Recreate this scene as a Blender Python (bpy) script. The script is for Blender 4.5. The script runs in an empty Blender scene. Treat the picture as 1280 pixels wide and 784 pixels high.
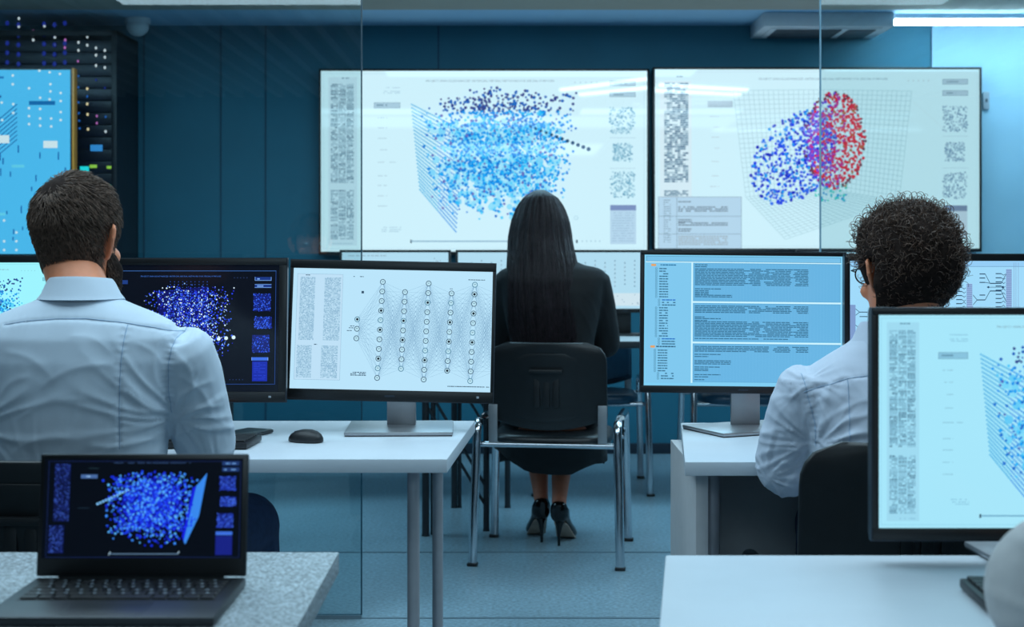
import bpy, bmesh, math, random
import numpy as np
from mathutils import Vector, Matrix, noise
from mathutils.bvhtree import BVHTree
random.seed(7); RNG = np.random.default_rng(7)
SC = bpy.context.scene
COL = SC.collection
F, HZ, HC = 1778.0, 310.0, 1.18          # focal length and horizon of the 1280x784 frame, eye height
R = math.radians

def at(x, y, Y):                          # where a photo point lies at distance Y
    return Vector(((x-640)*Y/F, Y, HC-(y-HZ)*Y/F))
def lin(c):
    return tuple(((v/255)/12.92 if v/255 <= .04045 else ((v/255+.055)/1.055)**2.4) for v in c)

# ------------------------------------------------------------------ materials
def pmat(name, col, rough=.5, metal=0., var=.08, scale=30., bump=0., bscale=200., spec=.5, coat=0., sheen=0.):
    m = bpy.data.materials.new(name); m.use_nodes = True
    nt = m.node_tree; b = nt.nodes['Principled BSDF']
    c = lin(col)
    tc = nt.nodes.new('ShaderNodeTexCoord')
    nz = nt.nodes.new('ShaderNodeTexNoise'); nz.inputs['Scale'].default_value = scale; nz.inputs['Detail'].default_value = 3
    nt.links.new(tc.outputs['Object'], nz.inputs['Vector'])
    cr = nt.nodes.new('ShaderNodeValToRGB')
    cr.color_ramp.elements[0].position = .3; cr.color_ramp.elements[1].position = .7
    cr.color_ramp.elements[0].color = tuple(max(0, v*(1-var)) for v in c)+(1,)
    cr.color_ramp.elements[1].color = tuple(min(1, v*(1+var)) for v in c)+(1,)
    nt.links.new(nz.outputs['Fac'], cr.inputs['Fac'])
    nt.links.new(cr.outputs['Color'], b.inputs['Base Color'])
    b.inputs['Roughness'].default_value = rough; b.inputs['Metallic'].default_value = metal
    b.inputs['Specular IOR Level'].default_value = spec
    b.inputs['Coat Weight'].default_value = coat
    b.inputs['Sheen Weight'].default_value = sheen
    if bump:
        n2 = nt.nodes.new('ShaderNodeTexNoise'); n2.inputs['Scale'].default_value = bscale
        nt.links.new(tc.outputs['Object'], n2.inputs['Vector'])
        bp = nt.nodes.new('ShaderNodeBump'); bp.inputs['Strength'].default_value = bump; bp.inputs['Distance'].default_value = .002
        nt.links.new(n2.outputs['Fac'], bp.inputs['Height']); nt.links.new(bp.outputs['Normal'], b.inputs['Normal'])
    return m
def emat(name, col, strength):
    m = bpy.data.materials.new(name); m.use_nodes = True
    b = m.node_tree.nodes['Principled BSDF']
    b.inputs['Base Color'].default_value = (.02,.02,.02,1)
    b.inputs['Emission Color'].default_value = lin(col)+(1,)
    b.inputs['Emission Strength'].default_value = strength
    return m
def screen_mat(name, sampled, strength=1., spec=.25, rough=.12):
    m = bpy.data.materials.new(name); m.use_nodes = True
    nt = m.node_tree; b = nt.nodes['Principled BSDF']
    b.inputs['Base Color'].default_value = (.006,.007,.009,1); b.inputs['Roughness'].default_value = rough
    b.inputs['Specular IOR Level'].default_value = spec
    a = nt.nodes.new('ShaderNodeAttribute'); a.attribute_name = 'pixel'
    nt.links.new(a.outputs['Color'], b.inputs['Emission Color'])
    b.inputs['Emission Strength'].default_value = strength
    m.cycles.emission_sampling = 'AUTO' if sampled else 'NONE'
    return m

M = {}
M['desk'] = pmat('desk_laminate', (204,212,220), .38, var=.03, scale=8)
M['desk_edge'] = pmat('desk_edge_band', (196,196,198), .45, var=.03)
M['stone'] = pmat('speckled_laminate', (158,168,174), .5, var=.75, scale=210)
M['desk_panel'] = pmat('grey_desk_panel', (176,176,178), .6, var=.03)
M['leg'] = pmat('grey_metal_leg', (172,174,180), .42, metal=.35, var=.05)
M['chrome'] = pmat('chrome', (205,210,216), .12, metal=1., var=.04)
M['dark_leg'] = pmat('dark_metal_leg', (50,56,62), .4, metal=.4, var=.05)
M['black_plastic'] = pmat('black_plastic', (22,24,27), .42, var=.15, bump=.12, bscale=400)
M['black_fabric'] = pmat('black_fabric', (20,22,26), .85, var=.25, scale=120, bump=.3, bscale=500)
M['blue_vinyl'] = pmat('blue_black_vinyl_seat', (26,66,90), .35, var=.1, bump=.1)
M['seat_vinyl'] = pmat('black_vinyl_seat', (26,30,34), .35, var=.1, bump=.1)
M['bezel'] = pmat('black_bezel', (14,16,19), .35, var=.1)
M['bezel_edge'] = pmat('bezel_rim', (52,60,70), .3, metal=.4, var=.05)
M['silver'] = pmat('silver_stand', (168,170,174), .35, metal=.7, var=.04)
M['logo'] = pmat('logo_grey', (150,158,166), .4, var=.03)
M['lap'] = pmat('laptop_metal', (52,56,60), .42, metal=.5, var=.08, scale=60)
M['key'] = pmat('key_black', (20,22,24), .5, var=.1)
M['legend'] = pmat('key_legend', (150,165,175), .5, var=.02)
M['shirt'] = pmat('pale_blue_shirt', (198,212,226), .8, var=.035, scale=14, bump=.12, bscale=900, sheen=.15)
M['shirt_white'] = pmat('white_shirt', (196,206,222), .8, var=.03, scale=14, bump=.12, bscale=900, sheen=.15)
M['sleeve_grey'] = pmat('grey_white_shirt', (200,200,200), .8, var=.1, scale=10, bump=.12, bscale=900)
M['seam'] = pmat('shirt_stitching', (150,178,206), .8, var=.1)
M['trouser'] = pmat('navy_trousers', (32,56,92), .85, var=.2, scale=60, bump=.2)
M['suit'] = pmat('black_suit', (13,15,19), .8, var=.2, scale=60, bump=.2, bscale=700)
M['skin'] = pmat('skin', (226,142,104), .5, var=.09, scale=25, bump=.08)
M['skin_leg'] = pmat('skin_tights', (196,116,88), .5, var=.08)
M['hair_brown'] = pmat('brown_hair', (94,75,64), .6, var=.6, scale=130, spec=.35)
M['hair_shade'] = pmat('hair_cap_shaded', (44,35,32), .9, var=.4, scale=120, spec=.08)  # cap under the strands; shade between hairs put into a darker colour
M['hair_curly'] = pmat('curly_hair', (88,66,54), .42, var=.4, scale=40)
M['hair_black'] = pmat('black_hair', (40,31,36), .42, var=.6, scale=70)
M['shoe'] = pmat('black_patent', (6,7,9), .16, var=.1, coat=.15, spec=.4)
M['sole'] = pmat('beige_sole', (176,156,140), .55, var=.05)
M['eye'] = pmat('eye_white', (230,230,228), .2, var=.02)
M['glass_frame'] = pmat('dark_glasses', (20,20,24), .25, var=.05)
M['wall'] = pmat('teal_wall_paint', (30,104,126), .62, var=.06, scale=3, bump=.05, bscale=90)
M['wall_side'] = pmat('grey_wall_paint', (120,132,140), .7, var=.04, scale=3)
M['seamline'] = pmat('panel_joint', (20,66,88), .7, var=.05)
M['base'] = pmat('dark_baseboard', (20,34,48), .5, var=.05)
M['wall_pale'] = pmat('pale_wall_panel', (150,186,204), .6, var=.05, scale=4, bump=.05, bscale=90)
M['ceil'] = pmat('grey_ceiling', (168,164,152), .85, var=.03, scale=5)
M['ceil_lit'] = pmat('ceiling_blue_lit', (150,196,228), .7, var=.03, scale=5)  # blue light on the ceiling strip by the wall put into its colour
M['baffle'] = pmat('white_baffle', (205,208,208), .7, var=.03)
M['ac'] = pmat('white_unit', (206,212,218), .5, var=.03)
M['grille'] = pmat('dark_grille', (44,62,74), .5, var=.1)
M['rack'] = pmat('black_rack', (12,16,28), .45, var=.2, scale=12)
M['rack_unit'] = pmat('rack_faceplate', (17,22,44), .4, var=.3, scale=20)
M['orange'] = pmat('amber_trim', (236,146,52), .4, var=.05)
M['track'] = pmat('floor_track', (120,140,150), .35, metal=.5, var=.05)
M['scr_bg'] = screen_mat('screen_backlight', True)
M['scr_fg'] = screen_mat('screen_graphics', False)
M['tv_bg'] = screen_mat('wall_screen_backlight', True, 1., .5, .03)
M['tv_fg'] = screen_mat('wall_screen_graphics', False, 1., .5, .03)

# floor: fine speckled, slightly polished
def floor_mat():
    m = pmat('speckled_floor', (128,152,164), .28, var=.36, scale=75, bump=.05, bscale=60, spec=.5)
    nt = m.node_tree; b = nt.nodes['Principled BSDF']
    base = b.inputs['Base Color'].links[0].from_socket
    tc = nt.nodes.new('ShaderNodeTexCoord'); vo = nt.nodes.new('ShaderNodeTexNoise'); vo.inputs['Scale'].default_value = 1.6
    nt.links.new(tc.outputs['Object'], vo.inputs['Vector'])
    mp = nt.nodes.new('ShaderNodeMapRange'); mp.inputs['From Min'].default_value=.3; mp.inputs['From Max'].default_value=.7
    mp.inputs['To Min'].default_value=.82; mp.inputs['To Max'].default_value=1.1
    nt.links.new(vo.outputs['Fac'], mp.inputs['Value'])
    mx = nt.nodes.new('ShaderNodeMix'); mx.data_type='RGBA'; mx.blend_type='MULTIPLY'; mx.inputs[0].default_value=1
    nt.links.new(base, mx.inputs[6]); nt.links.new(mp.outputs['Result'], mx.inputs[7])
    nt.links.new(mx.outputs[2], b.inputs['Base Color'])
    return m
M['floor'] = floor_mat()
def glass_mat(name, tint, refl):
    m = bpy.data.materials.new(name); m.use_nodes = True; nt = m.node_tree
    for n in list(nt.nodes):
        if n.type != 'OUTPUT_MATERIAL': nt.nodes.remove(n)
    out = [n for n in nt.nodes if n.type == 'OUTPUT_MATERIAL'][0]
    t = nt.nodes.new('ShaderNodeBsdfTransparent'); t.inputs['Color'].default_value = tint+(1,)
    g = nt.nodes.new('ShaderNodeBsdfGlossy'); g.inputs['Roughness'].default_value = .0
    fr = nt.nodes.new('ShaderNodeFresnel'); fr.inputs['IOR'].default_value = refl
    mx = nt.nodes.new('ShaderNodeMixShader')
    nt.links.new(fr.outputs[0], mx.inputs[0]); nt.links.new(t.outputs[0], mx.inputs[1]); nt.links.new(g.outputs[0], mx.inputs[2])
    nt.links.new(mx.outputs[0], out.inputs['Surface'])
    return m
M['glass'] = glass_mat('partition_glass', (.90,.965,.97), 1.75)
M['lens'] = glass_mat('lens_glass', (.95,.97,.98), 1.4)

# ------------------------------------------------------------------ mesh building
class MB:
    def __init__(s): s.v=[]; s.f=[]
    def add(s, vs, fs):
        o=len(s.v); s.v += [tuple(p) for p in vs]; s.f += [tuple(i+o for i in q) for q in fs]; return s
    def box(s, lo, hi, bev=0., seg=2, mat=None):
        bm = bmesh.new(); bmesh.ops.create_cube(bm, size=1)
        lo=Vector(lo); hi=Vector(hi); c=(lo+hi)/2; d=hi-lo
        for q in bm.verts: q.co = Vector((q.co.x*d.x, q.co.y*d.y, q.co.z*d.z))
        if bev: bmesh.ops.bevel(bm, geom=bm.edges[:], offset=bev, segments=seg, affect='EDGES', profile=.6)
        bm.verts.ensure_lookup_table()
        for q in bm.verts:
            q.co = (mat @ (q.co)) + c if mat else q.co+c
        s.add([q.co for q in bm.verts], [[q.index for q in f.verts] for f in bm.faces]); bm.free(); return s
    def prism(s, poly, z0, z1, bev=0.):      # polygon in XY, counter-clockwise
        bm = bmesh.new(); vs=[bm.verts.new((p[0],p[1],z0)) for p in poly]; f=bm.faces.new(vs)
        r=bmesh.ops.extrude_face_region(bm, geom=[f]); 
        for q in r['geom']:
            if isinstance(q, bmesh.types.BMVert): q.co.z=z1
        bmesh.ops.recalc_face_normals(bm, faces=bm.faces[:])
        if bev: bmesh.ops.bevel(bm, geom=bm.edges[:], offset=bev, segments=2, affect='EDGES', profile=.6)
        bm.verts.ensure_lookup_table(); bm.verts.index_update()
        s.add([q.co for q in bm.verts], [[q.index for q in f.verts] for f in bm.faces]); bm.free(); return s
    def tube(s, pts, rad, n=12, ell=None, up=None, cap=True):
        pts=[Vector(p) for p in pts]; k=len(pts)
        if not hasattr(rad,'__len__'): rad=[rad]*k
        u = Vector(up) if up else None
        vs=[]; fs=[]; prev=None
        for i,p in enumerate(pts):
            t=(pts[min(i+1,k-1)]-pts[max(i-1,0)]).normalized()
            if prev is None:
                a=u if u else (Vector((0,0,1)) if abs(t.z)<.9 else Vector((0,1,0)))
            else: a=u if u else prev
            e1=(a-t*a.dot(t))
            if e1.length<1e-5: e1=Vector((1,0,0))-t*t.x
            e1.normalize(); e2=t.cross(e1); prev=e1
            r=rad[i]; r1,r2=(r if hasattr(r,'__len__') else (r,r*(ell or 1)))
            for j in range(n):
                th=2*math.pi*j/n; vs.append(p+e1*(r1*math.cos(th))+e2*(r2*math.sin(th)))
        for i in range(k-1):
            for j in range(n):
                fs.append((i*n+j,i*n+(j+1)%n,(i+1)*n+(j+1)%n,(i+1)*n+j))
        if cap: fs.append(tuple(range(n))[::-1]); fs.append(tuple((k-1)*n+j for j in range(n)))
        return s.add(vs,fs)
    def rings(s, rs, n=32, e=2.3):            # (z, cx, cy, rx, ry[, ryback])
        vs=[]; fs=[]
        for r in rs:
            z,cx,cy,rx,ry=r[:5]; rb=r[5] if len(r)>5 else ry
            for j in range(n):
                th=2*math.pi*j/n; c=math.cos(th); q=math.sin(th)
                x=rx*math.copysign(abs(c)**(2/e),c); yy=math.copysign(abs(q)**(2/e),q)*(ry if q>0 else rb)
                vs.append((cx+x,cy+yy,z))
        k=len(rs)
        for i in range(k-1):
            for j in range(n): fs.append((i*n+j,i*n+(j+1)%n,(i+1)*n+(j+1)%n,(i+1)*n+j))
        fs.append(tuple(range(n))[::-1]); fs.append(tuple((k-1)*n+j for j in range(n)))
        return s.add(vs,fs)
    def ell(s, c, r, n=16, m=10, rot=None):
        c=Vector(c); vs=[]; fs=[]
        for i in range(1,m):
            a=math.pi*i/m
            for j in range(n):
                b=2*math.pi*j/n
                p=Vector((r[0]*math.sin(a)*math.cos(b), r[1]*math.sin(a)*math.sin(b), r[2]*math.cos(a)))
                vs.append(c+(rot@p if rot else p))
        top=len(vs); q=Vector((0,0,r[2])); vs.append(c+(rot@q if rot else q)); vs.append(c-(rot@q if rot else q))
        for i in range(m-2):
            for j in range(n): fs.append((i*n+j,(i+1)*n+j,(i+1)*n+(j+1)%n,i*n+(j+1)%n))
        for j in range(n):
            fs.append((top,j,(j+1)%n)); fs.append((top+1,(m-2)*n+(j+1)%n,(m-2)*n+j))
        return s.add(vs,fs)
    def xf(s, mat, start=0):
        s.v = s.v[:start]+[tuple(mat@Vector(p)) for p in s.v[start:]]; return s
    def mesh(s, name):
        me=bpy.data.meshes.new(name); me.from_pydata(s.v,[],s.f); me.update(); return me

def root_inv(o):
    while o.parent: o=o.parent
    return o.matrix_basis.inverted()
def mk(name, g, mat, parent=None, world=False, smooth=40):
    me = g.mesh(name) if isinstance(g, MB) else g
    me.name=name
    if not me.materials: me.materials.append(mat)
    o=bpy.data.objects.new(name, me); COL.objects.link(o)
    if parent:
        o.parent=parent
        if world: me.transform(root_inv(parent))
    if smooth:
        me.polygons.foreach_set('use_smooth',[True]*len(me.polygons))
        if smooth<180: me.set_sharp_from_angle(angle=R(smooth))
    return o
def tag(o, label, cat, group=None, kind=None):
    if label: o['label']=label
    if cat: o['category']=cat
    if group: o['group']=group
    if kind: o['kind']=kind
    return o
def thing(name, label, cat, loc=(0,0,0), rot=(0,0,0), group=None):
    o=bpy.data.objects.new(name,None); COL.objects.link(o); o.empty_display_size=.05
    o.location=loc; o.rotation_euler=rot
    o.matrix_basis = Matrix.LocRotScale(Vector(loc), __import__('mathutils').Euler(rot), None)
    return tag(o,label,cat,group)
def struct(name, g, mat, parent=None, smooth=30):
    o=mk(name,g,mat,parent,smooth=smooth)
    if not parent: o['kind']='structure'
    return o
def dup(root, loc=None, rot=None, label=None, group=None):
    def cp(o,par):
        c=o.copy(); COL.objects.link(c)
        if par: c.parent=par
        for ch in o.children: cp(ch,c)
        return c
    c=cp(root,None)
    if loc is not None:
        c.location=loc
    if rot is not None: c.rotation_euler=rot
    if label: c['label']=label
    if group: c['group']=group
    return c
def remesh(g, vox, it=4, fac=.5):
    me=g.mesh('tmp'); o=bpy.data.objects.new('tmp',me); COL.objects.link(o)
    m=o.modifiers.new('r','REMESH'); m.mode='VOXEL'; m.voxel_size=vox
    if it:
        k=o.modifiers.new('s','SMOOTH'); k.iterations=it; k.factor=fac
    dg=bpy.context.evaluated_depsgraph_get(); dg.update()
    out=bpy.data.meshes.new_from_object(o.evaluated_get(dg))
    bpy.data.objects.remove(o); bpy.data.meshes.remove(me); return out

# ------------------------------------------------------------------ screens
_txt={}
def text_geo(body):
    if body in _txt: return _txt[body]
    cu=bpy.data.curves.new('t','FONT'); cu.body=body; cu.size=1; cu.resolution_u=1
    o=bpy.data.objects.new('t',cu); COL.objects.link(o)
    dg=bpy.context.evaluated_depsgraph_get(); dg.update()
    me=o.evaluated_get(dg).to_mesh()
    vs=[(q.co.x,q.co.y) for q in me.vertices]; fs=[tuple(p.vertices) for p in me.polygons]
    bpy.data.objects.remove(o); bpy.data.curves.remove(cu)
    _txt[body]=(vs,fs); return _txt[body]
class Scr:
    """w x h metres; drawing happens in the coordinates ref=(x0,y0,x1,y1) of a drawing sheet, y down"""
    def __init__(s,w,h,bg,ref=(0,0,1,1),seed=1):
        s.w,s.h,s.ref=w,h,ref; s.v=[];s.f=[];s.c=[]; s.L=1; s.rnd=random.Random(seed)
        s.bg=bg; s.tint=(1,1,1)
    def p(s,x,y):
        a,b,c,d=s.ref
        u=min(1,max(0,(x-a)/(c-a))); v=min(1,max(0,(y-b)/(d-b)))
        return ((u-.5)*s.w,(.5-v)*s.h)
    def px(s): return s.w/(s.ref[2]-s.ref[0])
    def poly(s,pts,col,j=True):
        y=-(s.L*2e-4+(s.rnd.random()*1.2e-4 if j else 0)); o=len(s.v)
        s.v += [(a,y,b) for a,b in pts]; s.f.append(tuple(range(o,o+len(pts)))); s.c.append(lin([a*b for a,b in zip(col,s.tint)]))
    def rect(s,x0,y0,x1,y1,col):
        a=s.p(x0,y0); b=s.p(x1,y1)
        if abs(a[0]-b[0])<1e-7 or abs(a[1]-b[1])<1e-7: return
        s.poly([(a[0],b[1]),(b[0],b[1]),(b[0],a[1]),(a[0],a[1])],col)
    def frame(s,x0,y0,x1,y1,t,col):
        s.rect(x0,y0,x1,y0+t,col); s.rect(x0,y1-t,x1,y1,col); s.rect(x0,y0,x0+t,y1,col); s.rect(x1-t,y0,x1,y1,col)
    def disc(s,x,y,r,col,n=7):
        a=s.p(x,y); r*=s.px(); s.poly([(a[0]+r*math.cos(2*math.pi*k/n),a[1]+r*math.sin(2*math.pi*k/n)) for k in range(n)],col)
    def ring(s,x,y,r,t,col,n=12):
        for k in range(n):
            a,b=2*math.pi*k/n,2*math.pi*(k+1)/n
            s.line(x+r*math.cos(a),y+r*math.sin(a),x+r*math.cos(b),y+r*math.sin(b),t,col)
    def line(s,x0,y0,x1,y1,t,col):
        a=s.p(x0,y0); b=s.p(x1,y1); t=t*s.px()/2
        dx,dy=b[0]-a[0],b[1]-a[1]; l=math.hypot(dx,dy)
        if l<1e-7: return
        nx,ny=-dy/l*t,dx/l*t
        s.poly([(a[0]-nx,a[1]-ny),(b[0]-nx,b[1]-ny),(b[0]+nx,b[1]+ny),(a[0]+nx,a[1]+ny)],col)
    def text(s,body,x,y,h,col,width=None,center=False):
        vs,fs=text_geo(body); sc=h*s.px()/.72; W=max(q[0] for q in vs)*sc
        kx=sc if not width else sc*(width*s.px())/W
        W=max(q[0] for q in vs)*kx
        a=s.p(x,y); ox=a[0]-(W/2 if center else 0); yy=-(s.L*2e-4+5e-5); o=len(s.v)
        s.v += [(ox+q[0]*kx,yy,a[1]+q[1]*sc) for q in vs]
        for q in fs: s.f.append(tuple(o+i for i in q)); s.c.append(lin(col))
    def words(s,x0,x1,y,h,col,fill=.8,wmin=3,wmax=9):      # unreadably small print
        x=x0
        while x<x1:
            w=min(s.rnd.uniform(wmin,wmax),x1-x)
            if s.rnd.random()<fill: s.rect(x,y,x+w,y+h,col)
            x+=w+s.rnd.uniform(.6,2)
    def noiseblock(s,x0,y0,x1,y1,nx,ny,cols,fill=.6):
        dx=(x1-x0)/nx; dy=(y1-y0)/ny
        for i in range(nx):
            for k in range(ny):
                if s.rnd.random()<fill: s.rect(x0+i*dx,y0+k*dy,x0+(i+1)*dx,y0+(k+.8)*dy,s.rnd.choice(cols))
    def build(s,parent,tv=False):
        w,h=s.w/2,s.h/2
        V=[(-w,0,-h),(w,0,-h),(w,0,h),(-w,0,h)]+s.v
        Fc=[(0,1,2,3)]+[tuple(i+4 for i in q) for q in s.f]; C=[lin(s.bg)]+s.c
        me=bpy.data.meshes.new('display'); me.from_pydata(V,[],Fc); me.update()
        at_=me.color_attributes.new('pixel','FLOAT_COLOR','CORNER')
        data=[]
        for q,c in zip(Fc,C): data += list(c+(1,))*len(q)
        at_.data.foreach_set('color',data)
        me.materials.append(M['tv_bg' if tv else 'scr_bg']); me.materials.append(M['tv_fg' if tv else 'scr_fg'])
        me.polygons.foreach_set('material_index',[0]+[1]*(len(Fc)-1))
        return mk('display',me,None,parent,smooth=0)

HEAD='PROJECT ANN-XL/ADVANCED ARTIFICIAL NEURAL NETWORK FOR SPECIAL PURPOSES'
def cube_cloud(n,seed,jit=.0):
    g=np.random.default_rng(seed); p=g.uniform(-1,1,(n,3))
    a,b=R(28),R(18)
    ca,sa,cb,sb=math.cos(a),math.sin(a),math.cos(b),math.sin(b)
    x=p[:,0]*ca+p[:,2]*sa; z=-p[:,0]*sa+p[:,2]*ca; y=p[:,1]*cb-z*sb; z2=p[:,1]*sb+z*cb
    k=1/(1+.12*z2); return x*k,y*k,z2
def draw_ann(s):              # light layout of the left wall screen, sheet 28,47 - 1222,722
    s.tint=[min(1,a/b) for a,b in zip(s.bg,(216,243,252))]; g1=(176,205,222); g2=(120,150,170); r=s.rnd
    s.L=1; s.rect(55,70,160,700,(206,230,242)); s.L=2
    for y0,y1 in ((95,465),(492,672)):
        y=y0
        while y<y1:
            for q in range(3): s.words(64+q*29,90+q*29,y,4.4,r.choice([(128,160,180),(150,180,198),(112,146,168),(168,196,212),(84,118,142)]),.85,3,10)
            y+=6.2
    s.words(98,132,72,4,g2); s.words(70,150,690,4,g1)
    s.L=2; s.frame(36,56,1212,712,1.6,(190,222,236))
    s.text(HEAD,412,88,8,g2,width=470)
    for k in range(5): s.disc(958+k*20,90,3,(188,214,226))
    for yy in (108,122,128): s.words(250+ (yy%7)*3,318,yy,3,g1)
    s.rect(222,165,318,186,g1); s.L=3; s.words(232,270,172,6,g2); s.frame(222,165,318,186,1.5,g2); s.L=2
    for yy in (220,258,297,340,386,437,473,512,550): s.words(236,236+(34 if yy!=386 else 66),yy,3.5,(186,210,222))
    for yy in (630,638,645): s.words(250,322,yy,3,g1)
    # dotted sheet at the left
    for k in range(24):
        t=k/23; a=(360+30*t*1.0,172+318*t); 
        d=(545-23*t,268+380*t)
        for q in range(30):
            f=q/29; x=a[0]+(d[0]-a[0])*f; y=a[1]+(d[1]-a[1])*f
            s.disc(x,y,3.2,(40,176,226) if f<.5 else (14,146,230),6)
    s.L=3
    x,y,z=cube_cloud(1900,11)
    for i in range(0,len(x),3):
        if y[i]>-.6: s.disc(680+x[i]*190,350+y[i]*190,r.uniform(8,15),r.choice([(150,224,250),(172,230,250),(132,214,248)]),10)
    s.L=4
    for i in range(len(x)):
        X=692+x[i]*208; Y=345+y[i]*205
        if y[i]<-.72: c=(52,66,140) if r.random()<.6 else (20,100,190)
        else:
            c=r.choice([(20,164,242),(8,138,228),(44,186,246),(16,116,210),(96,210,250),(0,150,236)])
            if r.random()<.07: c=(110,110,190)
        s.disc(X,Y,r.uniform(3.4,6.2),c,7)
    s.L=6
    for k in range(12):
        t=k/11; s.disc(795+213*t,255+84*t,4.5+3.5*t,(22,74,118),9)
    s.L=2
    s.rect(1085,84,1180,103,g1); s.rect(1085,126,1180,144,g1); s.L=3; s.words(1098,1150,92,5,g2); s.words(1098,1136,133,5,g2)
    s.frame(1085,84,1180,103,1.5,g2); s.frame(1085,126,1180,144,1.5,g2)
    for (y0,y1,x0) in ((183,280,1084),(318,385,1095),(424,520,1088)):
        for k in range(170): s.disc(r.uniform(x0,1178 if x0<1090 else 1168),r.uniform(y0,y1),r.uniform(2,5),r.choice([(150,196,216),(120,170,196),(176,214,230)]),5)
    for yy in (296,410): s.rect(1085,yy,1180,yy+1.6,g1)
    s.rect(1087,548,1182,568,(128,146,190)); s.rect(1087,568,1182,694,(190,216,236)); s.L=3
    for k in range(12): s.words(1094,1174,576+k*9.5,3,(160,190,214))
    s.L=2; s.rect(358,681,820,686,(150,184,206)); s.rect(355,678,361,690,(40,60,80)); s.rect(962,678,968,690,(40,60,80))
    for k in range(5): s.disc(985+k*16,683,3,g1)
    s.ring(962,596,7,2,(176,210,228))
def draw_clusters(s):         # right wall screen, sheet 40,205 - 1010,742
    g1=(176,205,222); g2=(120,150,170); r=s.rnd; gl=(150,196,210)
    s.L=1; s.rect(55,240,150,588,(212,236,246)); s.L=2
    s.noiseblock(68,245,140,545,9,46,[(110,146,170),(138,170,190),(170,200,214),(86,122,150)],.8)
    s.noiseblock(68,568,140,586,12,4,[(100,136,160),(134,166,186)],.8)
    s.words(96,124,225,3,g2); s.text(HEAD,350,237,7,g2,width=386)
    for k in range(5): s.disc(798+k*15,239,2.6,(188,214,226))
    s.rect(198,300,272,318,g1); s.frame(198,300,272,318,1.2,g2)
    for yy in (270,276): s.words(215,275,yy,2.5,g1)
    for yy in (345,377,407,440,480,523,555): s.words(205,232,yy,2.6,(186,210,222))
    A,B,C,D=(274,268),(532,262),(808,270),(312,588); E,Fp,G=(520,560),(765,600),(680,720)
    def sheet(a,b,c,d,n,m):
        for k in range(n+1):
            t=k/n; s.line(a[0]+(b[0]-a[0])*t,a[1]+(b[1]-a[1])*t,d[0]+(c[0]-d[0])*t,d[1]+(c[1]-d[1])*t,1.1,gl)
        for k in range(m+1):
            t=k/m; s.line(a[0]+(d[0]-a[0])*t,a[1]+(d[1]-a[1])*t,b[0]+(c[0]-b[0])*t,b[1]+(c[1]-b[1])*t,1.1,gl)
    sheet(A,(545,266),(535,560),D,18,22); sheet((545,266),C,(770,600),(535,560),18,22); sheet(D,(535,560),(770,600),(430,715),20,18)
    s.line(810,300,900,380,1,(200,226,236))
    s.L=4
    for k in range(620):
        a=r.uniform(0,2*math.pi); q=math.sqrt(r.random())
        x=455+q*122*math.cos(a); y=470+q*142*math.sin(a)-(x-455)*.55*0
        x+= (470-y)*.28
        s.disc(x,y,r.uniform(3.2,5.6),r.choice([(20,60,230),(20,40,190),(36,110,236),(60,90,220),(20,150,232)]),7)
    for k in range(60): s.disc(r.uniform(520,615),r.uniform(540,600),r.uniform(2.5,4.5),r.choice([(40,190,200),(60,200,190),(30,150,210)]),7)
    s.L=5
    for k in range(900):
        a=r.uniform(0,2*math.pi); q=math.sqrt(r.random())
        x=578+q*92*math.cos(a)*1.02; y=418+q*146*math.sin(a)
        f=(x-490)/170+ r.uniform(-.35,.35)
        c=(214,40,66) if f>.42 else (170,60,170) if f>.2 else (96,70,220)
        if q>.9 and r.random()<.5: c=(110,60,80)
        if r.random()<.04: c=(170,120,70)
        s.disc(x,y,r.uniform(3,5.0),c,7)
    s.L=7; s.rect(50,587,298,742,(180,214,236)); s.L=8
    for x0 in (50,105,298): s.rect(x0,587,x0+1.4,742,g2)
    for yy in (587,645,698): s.rect(50,yy,298,yy+1.4,g2)
    for y0,y1 in ((600,606),(616,634),(654,662),(664,676),(682,690),(704,730)):
        yy=y0
        while yy<y1: s.words(110,150 if y1-y0<9 else 258,yy,4,(120,142,160) if y1-y0<20 else (160,182,196),.9,4,9); yy+=6
    for k in range(20): s.words(66,88,596+k*6.6,2.2,g2)
    s.L=2
    s.rect(900,234,976,250,g1); s.rect(900,268,976,284,g1); s.L=3; s.frame(900,234,976,250,1.3,g2); s.frame(900,268,976,284,1.3,g2)
    s.words(912,950,240,4,g2); s.words(912,940,274,4,g2)
    for (y0,y1,x0) in ((314,392,901),(424,480,908),(514,592,901)):
        for k in range(190): s.disc(r.uniform(x0,974 if x0<905 else 966),r.uniform(y0,y1),r.uniform(1.6,3.8),r.choice([(150,184,206),(120,156,186),(176,208,226)]),5)
    for yy in (405,500): s.rect(900,yy,976,yy+1.2,g1)
    s.rect(902,613,974,630,(120,140,170)); s.rect(902,630,974,712,(190,212,228)); s.L=3
    for k in range(9): s.words(906,970,636+k*8,2.6,(160,190,210))
    s.L=2; s.frame(46,212,1004,736,1.2,(190,222,236))
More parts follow.
